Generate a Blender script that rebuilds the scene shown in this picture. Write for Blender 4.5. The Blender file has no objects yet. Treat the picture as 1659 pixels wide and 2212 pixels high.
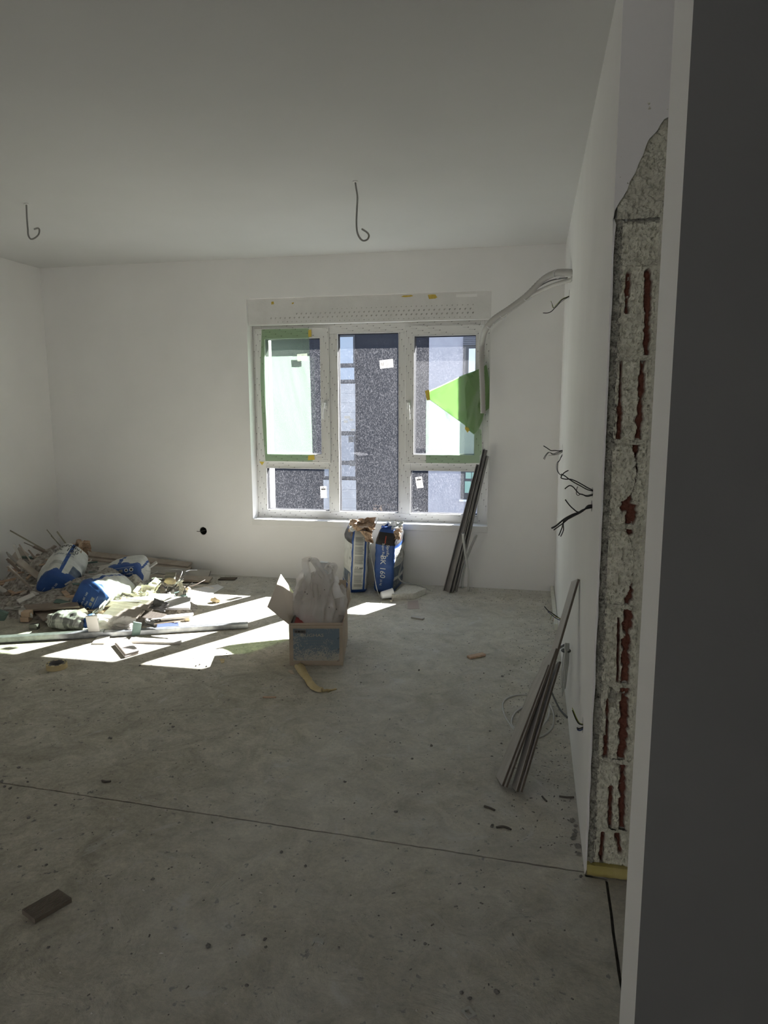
import bpy, bmesh, math, random
from mathutils import Vector, Matrix, noise, Euler

random.seed(7)
SC = bpy.context.scene
COL = SC.collection
V = Vector

# ------------------------------------------------------------------ camera, sky, sun, exposure
W, H, F = 1659.0, 2212.0, 1529.5
PIT, YAW, ROL, CH = 0.1538, 0.2064, -0.0032, 1.4657
cp, sp, cy_, sy_ = math.cos(PIT), math.sin(PIT), math.cos(YAW), math.sin(YAW)
FWD = V((-sy_*cp, cy_*cp, -sp)); _r = V((cy_, sy_, 0)); _u = _r.cross(FWD)
RGT = _r*math.cos(ROL) + _u*math.sin(ROL); UPV = -_r*math.sin(ROL) + _u*math.cos(ROL)
CAM = V((0, 0, CH))
cam = bpy.data.objects.new('camera', bpy.data.cameras.new('camera')); COL.objects.link(cam)
cam.data.sensor_fit = 'HORIZONTAL'; cam.data.sensor_width = 36; cam.data.lens = F/W*36
cam.data.clip_start = 0.02; cam.data.clip_end = 300
m3 = Matrix((RGT, UPV, -FWD)).transposed().to_4x4(); m3.translation = CAM
cam.matrix_world = m3
SC.camera = cam

SUN_DIR = V((-0.56, -1.0, -0.86)).normalized()          # the way the light travels
world = bpy.data.worlds.new('sky'); SC.world = world; world.use_nodes = True
nt = world.node_tree; bg = nt.nodes['Background']
sky = nt.nodes.new('ShaderNodeTexSky'); sky.sky_type = 'NISHITA'; sky.sun_disc = False
sky.sun_elevation = math.radians(36.9); sky.sun_rotation = math.atan2(0.56, 1.0)
nt.links.new(sky.outputs[0], bg.inputs[0]); bg.inputs[1].default_value = 0.38
sun = bpy.data.objects.new('sun', bpy.data.lights.new('sun', 'SUN')); COL.objects.link(sun)
sun.data.energy = 52; sun.data.angle = math.radians(0.53); sun.data.color = (1.0, 0.985, 0.985)
sun.rotation_euler = SUN_DIR.to_track_quat('-Z', 'Y').to_euler(); sun.location = (6, 14, 12)
SC.view_settings.view_transform = 'Standard'; SC.view_settings.look = 'None'
SC.view_settings.gamma = 1; SC.view_settings.use_curve_mapping = False
SC.view_settings.exposure = 0.34
SC.cycles.use_denoising = True
SC.cycles.max_bounces = 12; SC.cycles.diffuse_bounces = 7; SC.cycles.transparent_max_bounces = 16
SC.cycles.sample_clamp_indirect = 8; SC.cycles.caustics_reflective = False; SC.cycles.caustics_refractive = False

# a pixel of the photograph -> a point on the floor / a plane of depth Y / a plane X
def ray(x, y): return FWD + RGT*((x-W/2)/F) - UPV*((y-H/2)/F)
def FL(x, y, z=0.0):
    d = ray(x, y); return CAM + d*((z-CH)/d.z)
def WY(x, y, Y):
    d = ray(x, y); return CAM + d*(Y/d.y)
def WX(x, y, X):
    d = ray(x, y); return CAM + d*(X/d.x)

HR = 2.6; XR = 0.198; XL = -4.14; YF = 5.536; YE = 2.104

# ------------------------------------------------------------------ materials
def srgb(r, g, b):
    f = lambda c: (c/255/12.92) if c/255 <= .04045 else ((c/255+.055)/1.055)**2.4
    return (f(r), f(g), f(b), 1)
MATS = {}
def mat(name, col, rough=.6, col2=None, scale=8, detail=6, bump=0, bscale=60, metal=0, spec=.4, stretch=None, lo=.35, hi=.65):
    if name in MATS: return MATS[name]
    m = bpy.data.materials.new(name); m.use_nodes = True; MATS[name] = m
    t = m.node_tree; p = t.nodes['Principled BSDF']; L = t.links.new
    c4 = tuple(col)[:3] + (1,)
    p.inputs['Base Color'].default_value = c4; p.inputs['Roughness'].default_value = rough
    p.inputs['Metallic'].default_value = metal; p.inputs['Specular IOR Level'].default_value = spec
    if col2 or bump:
        tc = t.nodes.new('ShaderNodeTexCoord'); vec = tc.outputs['Object']
        if stretch:
            mp = t.nodes.new('ShaderNodeMapping'); mp.inputs['Scale'].default_value = stretch
            L(vec, mp.inputs[0]); vec = mp.outputs[0]
    if col2:
        n = t.nodes.new('ShaderNodeTexNoise'); n.inputs['Scale'].default_value = scale; n.inputs['Detail'].default_value = detail
        L(vec, n.inputs['Vector'])
        r = t.nodes.new('ShaderNodeValToRGB'); r.color_ramp.elements[0].position = lo; r.color_ramp.elements[1].position = hi
        r.color_ramp.elements[0].color = c4; r.color_ramp.elements[1].color = tuple(col2)[:3] + (1,)
        L(n.outputs[0], r.inputs[0]); L(r.outputs[0], p.inputs['Base Color'])
    if bump:
        n = t.nodes.new('ShaderNodeTexNoise'); n.inputs['Scale'].default_value = bscale; n.inputs['Detail'].default_value = 8
        L(vec, n.inputs['Vector'])
        b = t.nodes.new('ShaderNodeBump'); b.inputs['Strength'].default_value = bump; b.inputs['Distance'].default_value = .02
        L(n.outputs[0], b.inputs['Height']); L(b.outputs[0], p.inputs['Normal'])
    return m

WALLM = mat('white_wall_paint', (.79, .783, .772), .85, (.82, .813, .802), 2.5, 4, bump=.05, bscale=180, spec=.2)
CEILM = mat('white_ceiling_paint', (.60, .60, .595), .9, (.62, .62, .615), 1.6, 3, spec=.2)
GREYM = mat('shaded_wall_grey', (.17, .172, .168), .9, (.185, .187, .183), 3, 3, bump=.04, bscale=220, spec=.15)  # grey stands in for the hall's shade on the near wall's face
PVC = mat('white_window_plastic', (.70, .70, .69), .35, spec=.5)
EXTM = mat('white_exterior_render', (.80, .79, .80), .9, (.84, .83, .84), 4, 3, bump=.1, bscale=90)
RUBBER = mat('black_window_seal', (.012, .012, .014), .6)

def concrete():
    m = bpy.data.materials.new('bare_screed_floor'); m.use_nodes = True
    t = m.node_tree; p = t.nodes['Principled BSDF']; L = t.links.new
    tc = t.nodes.new('ShaderNodeTexCoord'); vec = tc.outputs['Object']
    def nz(s, d, r=.55, v=vec, dist=0):
        n = t.nodes.new('ShaderNodeTexNoise'); n.inputs['Scale'].default_value = s; n.inputs['Detail'].default_value = d
        n.inputs['Roughness'].default_value = r; n.inputs['Distortion'].default_value = dist; L(v, n.inputs['Vector']); return n.outputs[0]
    def ramp(x, a, b, ca, cb):
        r = t.nodes.new('ShaderNodeValToRGB'); e = r.color_ramp.elements
        e[0].position = a; e[1].position = b; e[0].color = ca; e[1].color = cb; L(x, r.inputs[0]); return r.outputs[0]
    def mix(kind, f, a, b):
        n = t.nodes.new('ShaderNodeMix'); n.data_type = 'RGBA'; n.blend_type = kind
        if isinstance(f, float): n.inputs[0].default_value = f
        else: L(f, n.inputs[0])
        L(a, n.inputs[6]) if not isinstance(a, tuple) else setattr(n.inputs[6], 'default_value', a)
        L(b, n.inputs[7]) if not isinstance(b, tuple) else setattr(n.inputs[7], 'default_value', b)
        return n.outputs[2]
    g = lambda v, w=.965, k=.87: (v, v*w, v*k, 1)
    base = ramp(nz(1.1, 7, .6, dist=.6), .34, .68, g(.38), g(.49))
    mid = ramp(nz(6, 8, .68, dist=1.4), .32, .66, g(.64), g(1.16, .985, .95))
    c = mix('MULTIPLY', 1.0, base, mid)
    fine = ramp(nz(85, 6, .7), .33, .62, g(.66), g(1.1))
    c = mix('MULTIPLY', .75, c, fine)
    smear = ramp(nz(3.3, 9, .72, dist=2.2), .57, .68, (0, 0, 0, 1), (.8, .8, .8, 1))      # pale plaster smears
    c = mix('MIX', smear, c, g(.47, .98, .93))
    pit = ramp(nz(38, 3, .6), .655, .70, (0, 0, 0, 1), (1, 1, 1, 1))                     # dark pits
    c = mix('MIX', pit, c, g(.12))
    # plaster dust by the walls; the rise towards the window also paints in daylight
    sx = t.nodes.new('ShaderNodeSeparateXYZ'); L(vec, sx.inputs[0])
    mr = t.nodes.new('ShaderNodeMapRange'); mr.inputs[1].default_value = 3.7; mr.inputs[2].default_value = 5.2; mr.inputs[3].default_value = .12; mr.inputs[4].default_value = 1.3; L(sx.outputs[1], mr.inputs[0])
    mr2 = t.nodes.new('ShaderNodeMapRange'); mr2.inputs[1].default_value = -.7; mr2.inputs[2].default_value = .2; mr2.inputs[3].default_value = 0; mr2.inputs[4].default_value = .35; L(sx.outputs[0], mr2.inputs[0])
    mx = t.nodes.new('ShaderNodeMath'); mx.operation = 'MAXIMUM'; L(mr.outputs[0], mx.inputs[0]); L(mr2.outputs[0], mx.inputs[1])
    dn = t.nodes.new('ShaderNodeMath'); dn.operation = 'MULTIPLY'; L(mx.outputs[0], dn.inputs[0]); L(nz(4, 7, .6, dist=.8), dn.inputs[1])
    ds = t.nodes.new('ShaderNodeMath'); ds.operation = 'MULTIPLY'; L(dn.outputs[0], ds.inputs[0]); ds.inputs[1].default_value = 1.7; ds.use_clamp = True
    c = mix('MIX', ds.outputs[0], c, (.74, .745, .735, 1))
    L(c, p.inputs['Base Color']); p.inputs['Roughness'].default_value = .82; p.inputs['Specular IOR Level'].default_value = .3
    b = t.nodes.new('ShaderNodeBump'); b.inputs['Strength'].default_value = .35; b.inputs['Distance'].default_value = .01
    L(nz(60, 9, .7), b.inputs['Height'])
    b2 = t.nodes.new('ShaderNodeBump'); b2.inputs['Strength'].default_value = .5; b2.inputs['Distance'].default_value = .03
    L(nz(5, 6, .6, dist=1), b2.inputs['Height']); L(b.outputs[0], b2.inputs['Normal']); L(b2.outputs[0], p.inputs['Normal'])
    return m
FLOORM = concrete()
JOINTM = mat('dark_joint', (.05, .047, .04), .95, (.10, .095, .085), 40)

def glass(name, dust=1.0):
    m = bpy.data.materials.new(name); m.use_nodes = True; t = m.node_tree; t.nodes.clear(); L = t.links.new
    out = t.nodes.new('ShaderNodeOutputMaterial')
    tr = t.nodes.new('ShaderNodeBsdfTransparent'); tr.inputs[0].default_value = (.93, .95, .955, 1)
    gl = t.nodes.new('ShaderNodeBsdfGlossy'); gl.inputs['Roughness'].default_value = .02
    mx = t.nodes.new("ShaderNodeMixShader"); mx.inputs[0].default_value = .05; L(tr.outputs[0], mx.inputs[1]); L(gl.outputs[0], mx.inputs[2])
    di = t.nodes.new('ShaderNodeBsdfTranslucent'); di.inputs[0].default_value = (.8, .8, .84, 1)
    tc = t.nodes.new('ShaderNodeTexCoord')
    def nz(s, sc, d=5, rot=0, dist=0):
        mp = t.nodes.new('ShaderNodeMapping'); mp.inputs['Scale'].default_value = sc; mp.inputs['Rotation'].default_value = (0, rot, 0); L(tc.outputs['Object'], mp.inputs[0])
        n = t.nodes.new('ShaderNodeTexNoise'); n.inputs['Scale'].default_value = s; n.inputs['Detail'].default_value = d; n.inputs['Distortion'].default_value = dist; L(mp.outputs[0], n.inputs['Vector']); return n.outputs[0]
    def rng(x, a, b, c, d):
        r = t.nodes.new('ShaderNodeMapRange'); r.inputs[1].default_value = a; r.inputs[2].default_value = b; r.inputs[3].default_value = c; r.inputs[4].default_value = d; L(x, r.inputs[0]); return r.outputs[0]
    def add(a, b, op='ADD'):
        n = t.nodes.new('ShaderNodeMath'); n.operation = op; L(a, n.inputs[0]); L(b, n.inputs[1]); return n.outputs[0]
    streak = rng(nz(270, (1, 1, .38), 2), .48, .76, 0.0, .034*dust)     # dried rain streaks and specks
    haze = rng(nz(3, (1, 1, .7), 4), .3, .8, .004*dust, .009*dust)
    smear = rng(nz(3.2, (1.2, 1, 3.5), 6, .35, 2.5), .69, .76, 0, .022*dust)
    f = add(add(streak, haze), smear)
    m2 = t.nodes.new('ShaderNodeMixShader'); L(f, m2.inputs[0]); L(mx.outputs[0], m2.inputs[1]); L(di.outputs[0], m2.inputs[2])
    L(m2.outputs[0], out.inputs[0]); return m
GLASS = glass('dusty_window_glass')

def sheet(name, tcol, scol, rough=.25, gloss=.06, body=.5, fold=0):
    """thin plastic: lets some light straight through (tcol), scatters some (scol)"""
    m = bpy.data.materials.new(name); m.use_nodes = True; t = m.node_tree; t.nodes.clear(); L = t.links.new
    out = t.nodes.new('ShaderNodeOutputMaterial')
    tr = t.nodes.new('ShaderNodeBsdfTransparent'); tr.inputs[0].default_value = tuple(tcol) + (1,)
    di = t.nodes.new('ShaderNodeBsdfDiffuse'); di.inputs[0].default_value = tuple(scol) + (1,)
    tl = t.nodes.new('ShaderNodeBsdfTranslucent'); tl.inputs[0].default_value = tuple(scol) + (1,)
    gl = t.nodes.new('ShaderNodeBsdfGlossy'); gl.inputs['Roughness'].default_value = rough
    a = t.nodes.new('ShaderNodeMixShader'); a.inputs[0].default_value = .5; L(di.outputs[0], a.inputs[1]); L(tl.outputs[0], a.inputs[2])
    b = t.nodes.new('ShaderNodeMixShader'); b.inputs[0].default_value = body; L(tr.outputs[0], b.inputs[1]); L(a.outputs[0], b.inputs[2])
    c = t.nodes.new('ShaderNodeMixShader'); c.inputs[0].default_value = gloss; L(b.outputs[0], c.inputs[1]); L(gl.outputs[0], c.inputs[2])
    L(c.outputs[0], out.inputs[0]); return m
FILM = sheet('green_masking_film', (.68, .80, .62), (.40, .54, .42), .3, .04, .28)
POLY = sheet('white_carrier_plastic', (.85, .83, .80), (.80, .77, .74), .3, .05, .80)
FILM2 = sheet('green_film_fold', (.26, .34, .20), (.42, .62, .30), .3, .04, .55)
CLEAR = sheet('clear_plastic', (.9, .89, .87), (.75, .75, .72), .3, .04, .55)
PINKC = sheet('pinkish_clear_plastic', (.97, .92, .90), (.80, .72, .69), .4, .02, .5)

def pvc_marked():
    """protective foil printed with short dashes and dots"""
    m = bpy.data.materials.new('window_frame_with_printed_foil'); m.use_nodes = True
    t = m.node_tree; p = t.nodes['Principled BSDF']; L = t.links.new
    p.inputs['Roughness'].default_value = .4
    tc = t.nodes.new('ShaderNodeTexCoord'); s = t.nodes.new('ShaderNodeSeparateXYZ'); L(tc.outputs['UV'], s.inputs[0])
    def M(op, a, b=None, c=None):
        n = t.nodes.new('ShaderNodeMath'); n.operation = op
        for i, x in enumerate((a, b, c)):
            if x is None: continue
            if isinstance(x, (int, float)): n.inputs[i].default_value = x
            else: L(x, n.inputs[i])
        return n.outputs[0]
    v = M('DIVIDE', s.outputs[1], .017); row = M('FLOOR', v); fv = M('FRACT', v)
    u = M('ADD', M('DIVIDE', s.outputs[0], .135), M('MULTIPLY', row, .37)); fu = M('FRACT', u)
    dash = M('MULTIPLY', M('LESS_THAN', fu, .30), M('LESS_THAN', M('ABSOLUTE', M('SUBTRACT', fv, .5)), .07))
    dot = M('MULTIPLY', M('LESS_THAN', M('ABSOLUTE', M('SUBTRACT', fu, .32)), .035), M('LESS_THAN', M('ABSOLUTE', M('SUBTRACT', M('ADD', fv, M('MULTIPLY', fu, -2.0)), -.16)), .16))
    skip = M('GREATER_THAN', M('FRACT', M('MULTIPLY', M('FLOOR', u), .618)), .22)
    mk = M('MULTIPLY', M('MAXIMUM', M('MULTIPLY', dash, .38), M('MULTIPLY', dot, .8)), skip)
    mx = t.nodes.new('ShaderNodeMix'); mx.data_type = 'RGBA'; L(mk, mx.inputs[0])
    mx.inputs[6].default_value = (.69, .69, .675, 1); mx.inputs[7].default_value = (.05, .05, .055, 1)
    L(mx.outputs[2], p.inputs['Base Color']); return m
PVCM = pvc_marked()

# ------------------------------------------------------------------ mesh building
ORG = {}
PRINTS = {'mortar_joint_none', 'lettering', 'printed_lines', 'printed_marks', 'printed_icons', 'printed_bars', 'printed_rules', 'printed_rings', 'ring_centres', 'printed_specks', 'hatch_marks', 'barcode', 'print', 'side_print', 'printed_badge'}
class MB:
    def __init__(s): s.v = []; s.f = []; s.mi = []; s.uv = {}; s.col = None
    def add(s, vs, fs, mi=0):
        b = len(s.v); s.v += [V(x) for x in vs]; s.f += [tuple(i+b for i in f) for f in fs]; s.mi += [mi]*len(fs); return s
    def hexa(s, c, mi=0):      # 8 corners: bottom ring 0-3, top ring 4-7
        return s.add(c, [(3,2,1,0),(4,5,6,7),(0,1,5,4),(1,2,6,5),(2,3,7,6),(3,0,4,7)], mi)
    def box(s, a, b, mi=0):
        x0,y0,z0 = (min(a[i],b[i]) for i in range(3)); x1,y1,z1 = (max(a[i],b[i]) for i in range(3))
        return s.hexa([(x0,y0,z0),(x1,y0,z0),(x1,y1,z0),(x0,y1,z0),(x0,y0,z1),(x1,y0,z1),(x1,y1,z1),(x0,y1,z1)], mi)
    def obox(s, c, ax, ay, az, mi=0):   # centre, half axes
        c, ax, ay, az = V(c), V(ax), V(ay), V(az)
        return s.hexa([c-ax-ay-az, c+ax-ay-az, c+ax+ay-az, c-ax+ay-az, c-ax-ay+az, c+ax-ay+az, c+ax+ay+az, c-ax+ay+az], mi)
    def plank(s, p0, p1, w, th, roll=0, side=None, mi=0):
        p0, p1 = V(p0), V(p1); d = (p1-p0).normalized()
        up = V((0,0,1)) if abs(d.z) < .95 else V((0,1,0))
        sd = d.cross(up).normalized() if side is None else (V(side) - d*V(side).dot(d)).normalized()
        n = sd.cross(d).normalized()
        q = Matrix.Rotation(roll, 3, d); sd = q @ sd; n = q @ n
        return s.obox((p0+p1)/2, (p1-p0)/2, sd*w/2, n*th/2, mi)
    def tube(s, pts, r, n=8, cap=True, mi=0):
        pts = [V(p) for p in pts]; rings = []; prev = None
        rr = r if isinstance(r, (list, tuple)) else [r]*len(pts)
        for i, p in enumerate(pts):
            d = (pts[min(i+1, len(pts)-1)] - pts[max(i-1, 0)]).normalized()
            if prev is None:
                a = d.cross(V((0,0,1)));  a = a if a.length > .05 else d.cross(V((0,1,0)))
            else: a = prev - d*prev.dot(d)
            a.normalize(); b = d.cross(a); prev = a
            rings.append([p + (a*math.cos(2*math.pi*k/n) + b*math.sin(2*math.pi*k/n))*rr[i] for k in range(n)])
        vs = [x for g in rings for x in g]; fs = []
        for i in range(len(pts)-1):
            for k in range(n): fs.append((i*n+k, i*n+(k+1)%n, (i+1)*n+(k+1)%n, (i+1)*n+k))
        if cap: fs += [tuple(range(n))[::-1], tuple((len(pts)-1)*n+k for k in range(n))]
        return s.add(vs, fs, mi)
    def grid(s, fn, nu, nv, mi=0, closeu=False):
        vs = [fn(i/nu, j/nv) for j in range(nv+1) for i in range(nu if closeu else nu+1)]
        w = nu if closeu else nu+1; fs = []
        for j in range(nv):
            for i in range(nu):
                a = j*w+i; b = j*w+(i+1) % w; fs.append((a, b, b+w, a+w))
        b0 = len(s.f); s.add(vs, fs, 0)
        if callable(mi):
            for j in range(nv):
                for i in range(nu): s.mi[b0+j*nu+i] = mi((i+.5)/nu, (j+.5)/nv)
        else:
            for k in range(b0, len(s.mi)): s.mi[k] = mi
        return s
    def prism(s, poly, off, mi=0):     # polygon of 3-D points extruded by off
        n = len(poly); off = V(off); vs = [V(p) for p in poly] + [V(p)+off for p in poly]
        fs = [tuple(range(n))[::-1], tuple(range(n, 2*n))] + [(i, (i+1) % n, n+(i+1) % n, n+i) for i in range(n)]
        return s.add(vs, fs, mi)
    def build(s, name, m, parent=None, smooth=False, bevel=0, fix=True, thick=0, org=None, subd=0):
        ms = m if isinstance(m, list) else [m]
        if parent is not None: o0 = ORG[parent.name]
        elif org is not None: o0 = V(org)
        else:
            xs = [v.x for v in s.v]; ys = [v.y for v in s.v]; zs = [v.z for v in s.v]
            o0 = V(((min(xs)+max(xs))/2, (min(ys)+max(ys))/2, min(zs)))
        me = bpy.data.meshes.new(name); me.from_pydata([v-o0 for v in s.v], [], s.f)
        for x in ms: me.materials.append(x)
        me.polygons.foreach_set('material_index', s.mi)
        if fix:
            bm = bmesh.new(); bm.from_mesh(me); bmesh.ops.recalc_face_normals(bm, faces=bm.faces); bm.to_mesh(me); bm.free()
        if s.col is not None:
            at = me.color_attributes.new('mask', 'FLOAT_COLOR', 'POINT')
            at.data.foreach_set('color', [c for x in s.col for c in (x, x, x, 1)])
        if smooth: me.polygons.foreach_set('use_smooth', [True]*len(me.polygons))
        o = bpy.data.objects.new(name, me); COL.objects.link(o)
        if parent is not None: o.parent = parent
        else: o.location = o0
        ORG[o.name] = o0
        if name.split('.')[0] in PRINTS: o['kind'] = 'stuff'
        if thick:
            md = o.modifiers.new('t', 'SOLIDIFY'); md.thickness = thick; md.offset = 0
        if bevel:
            md = o.modifiers.new('b', 'BEVEL'); md.width = bevel; md.segments = 2; md.limit_method = 'ANGLE'
        if subd:
            md = o.modifiers.new('s', 'SUBSURF'); md.levels = subd; md.render_levels = subd
        return o

def empty(name, loc):
    o = bpy.data.objects.new(name, None); COL.objects.link(o); o.location = loc; o.empty_display_size = .1; ORG[o.name] = V(loc); return o
def tag(o, label=None, cat=None, group=None, kind=None):
    if label: o['label'] = label
    if cat: o['category'] = cat
    if group: o['group'] = group
    if kind: o['kind'] = kind
    return o
def thing(name, loc, label, cat, group=None): return tag(empty(name, loc), label, cat, group)

def spline(pts, n=8):
    pts = [V(p) for p in pts]; out = []
    for i in range(len(pts)-1):
        a = pts[max(i-1, 0)]; b = pts[i]; c = pts[i+1]; d = pts[min(i+2, len(pts)-1)]
        for k in range(n):
            t = k/n
            out.append(.5*((2*b) + (c-a)*t + (2*a-5*b+4*c-d)*t*t + (3*b-a-3*c+d)*t**3))
    return out + [pts[-1]]
def plate(mb, outer, holes, to3, mi=0):
    """flat slab from an outline with holes; to3(u, v, w) with w 0 front, 1 back"""
    bm = bmesh.new(); loops = [outer] + holes; ed = []; idx = []
    for lp in loops:
        vs = [bm.verts.new((u, v, 0)) for u, v in lp]
        ed += [bm.edges.new((vs[i], vs[(i+1) % len(vs)])) for i in range(len(vs))]; idx.append(len(vs))
    bmesh.ops.triangle_fill(bm, use_beauty=True, edges=ed)
    bm.verts.index_update(); vs = [(v.co.x, v.co.y) for v in bm.verts]; fs = [tuple(v.index for v in f.verts) for f in bm.faces]; bm.free()
    n = len(vs); V3 = [to3(u, v, 0) for u, v in vs] + [to3(u, v, 1) for u, v in vs]
    F3 = fs + [tuple(i+n for i in f[::-1]) for f in fs]; b = 0
    for k in idx:
        F3 += [(b+i, b+(i+1) % k, n+b+(i+1) % k, n+b+i) for i in range(k)]; b += k
    mb.add(V3, F3, mi)
def rect(x0, z0, x1, z1): return [(x0, z0), (x1, z0), (x1, z1), (x0, z1)]
def blob(cx, cz, r, n=18, j=.08, sq=1.0):
    return [(cx+r*(1+random.uniform(-j, j))*math.cos(2*math.pi*k/n), cz+r*sq*(1+random.uniform(-j, j))*math.sin(2*math.pi*k/n)) for k in range(n)]
def nse(x, y, z, s): return noise.noise(V((x*s, y*s, z*s)))
def fbm(x, y, z, s, o=4): return noise.fractal(V((x*s, y*s, z*s)), .9, 2.1, o)

# ------------------------------------------------------------------ the room shell
def struct(o): return tag(o, kind='structure')
b = MB().box((XL-.3, -3.2, -.30), (2.4, YF+.3, -.010)); floor = struct(b.build('floor', JOINTM))
# three screed slabs with open saw-cut joints between them
def rag(p, q, n, amp):
    p, q = V(p), V(q); d = (q-p); nn = V((-d.y, d.x, 0)).normalized()
    return [p + d*(k/n) + nn*(random.uniform(-amp, amp)) for k in range(n+1)]
J0, J1 = V((XL-.2, 2.36, 0)), V((.20, 2.117, 0))
K0, K1 = V((.262, 2.095, 0)), V((.236, -3.1, 0))
jt = [J0] + rag(V((-2.2, 2.222, 0)), J1, 90, .0016)[0:] + []
back = [V((XL-.2, YF+.2, 0))] + [p + V((0, .0035+.002*nse(p.x, 0, 0, 6), 0)) for p in jt] + [V((.20, YF+.2, 0))]
kt = rag(K0, K1, 70, .0018)
front = [p - V((0, .0035+.002*nse(p.x, 3, 0, 6), 0)) for p in jt] + [V((.20, 2.096, 0)), K0 - V((.004, .002, 0))] + [p - V((.0045, 0, 0)) for p in kt] + [V((XL-.2, -3.1, 0))]
side = [V((.20, YF+.2, 0)), V((.20, 2.117, 0)), K0+V((.004, .004, 0))] + [p + V((.0045, 0, 0)) for p in kt] + [V((2.3, -3.1, 0)), V((2.3, YF+.2, 0))]
def slab(poly):
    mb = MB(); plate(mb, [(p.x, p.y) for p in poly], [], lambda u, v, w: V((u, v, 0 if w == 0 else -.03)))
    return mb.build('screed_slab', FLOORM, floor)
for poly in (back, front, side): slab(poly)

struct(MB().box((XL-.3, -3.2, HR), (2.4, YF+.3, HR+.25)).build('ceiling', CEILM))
struct(MB().box((XL-.25, -3.2, -.2), (XL, YF+.3, HR)).build('wall_left', WALLM))
mb = MB(); plate(mb, rect(XL-.3, -.2, 2.4, HR+.2), [rect(-2.6, .5, -.6, 2.3)], lambda u, v, w: V((u, -3.2-.2*w, v))); struct(mb.build('wall_back', WALLM))  # opening added in the unseen back wall to let fill light in
struct(MB().box((-14, -11, -9), (12, -9, 7)).build('wall_bounce', mat('grey_bounce_facade', (.21, .205, .20), .9)))  # unseen facade added behind the camera to bounce sunlight into the hall
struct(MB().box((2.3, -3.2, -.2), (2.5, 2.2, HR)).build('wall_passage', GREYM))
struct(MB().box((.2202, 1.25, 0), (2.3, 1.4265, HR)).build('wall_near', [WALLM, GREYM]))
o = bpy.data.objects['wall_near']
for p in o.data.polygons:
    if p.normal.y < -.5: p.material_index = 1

WX0, WX1, WZ0, WZ1 = -2.286, -.331, .447, 2.290
mb = MB()
hc = WY(439, 1147, YF)
plate(mb, rect(XL, -.1, XR+.1, HR), [rect(WX0, WZ0, WX1, WZ1), blob(hc.x, hc.z, .034, 16, .07)], lambda u, v, w: V((u, YF+.134*w, v)))
wall_far = struct(mb.build('wall_far', WALLM))
mb = MB(); mb.grid(lambda u, v: V((hc.x+.0315*math.cos(2*math.pi*u), YF+.006+.12*v, hc.z+.0315*math.sin(2*math.pi*u))), 20, 1, closeu=True)
mb.build('recess_shade', mat('recess_shade_black', (.02, .02, .02), .95), wall_far)  # black liner paints the shade inside the socket hole
mb = MB(); YG = 5.690; OX0, OX1, OZ0, OZ1 = WY(594, 1050, 5.89).x, -.42, .50, 2.065
plate(mb, rect(XL-.3, -.3, .6, HR+.25), [rect(OX0, OZ0, OX1, OZ1)], lambda u, v, w: V((u, YG+.02+.18*w, v)))
struct(mb.build('wall_outside', EXTM))
mb = MB(); plate(mb, rect(XL, -.1, XR+.1, HR), [rect(WX0, WZ0, WX1, WZ1)], lambda u, v, w: V((u, YF+.135+.035*w, v)))
struct(mb.build('wall_core', mat('grey_block_wall', (.10, .095, .09), .95)))

# right wall with the slots the cables come out of
slots = []
def slot(x, y0, y1, wpx=.035, j=.1):
    a = WX(x, y0, XR); c = WX(x, y1, XR); z0, z1 = min(a.z, c.z), max(a.z, c.z); y = (a.y+c.y)/2
    n = 10; pts = []
    for k in range(n):
        t = 2*math.pi*k/n; pts.append((y + wpx*math.cos(t)*random.uniform(1-j, 1+j), (z0+z1)/2 + (z1-z0)/2*math.sin(t)*random.uniform(1-j, 1+j)))
    slots.append(pts); return V((XR, y, (z0+z1)/2))
S_duct = slot(1236, 583, 606, .05)
S_top = slot(1229.5, 627, 646, .04)
S_a = slot(1215, 958, 985, .04)
S_b = slot(1279.5, 1052, 1076, .03)
S_c = slot(1278, 1080, 1105, .03)
S_d = slot(1217, 1333, 1347, .04)
S_e = slot(1258.5, 1545, 1585, .028)
mb = MB(); plate(mb, rect(YE+.034, -.1, YF+.05, HR), slots, lambda u, v, w: V((XR+.04*w, u, v)))
wall_right = struct(mb.build('wall_right', WALLM))
struct(MB().box((XR+.041, YE+.10, -.1), (.75, YF+.05, HR)).build('wall_right_core', MATS['grey_block_wall']))

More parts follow.
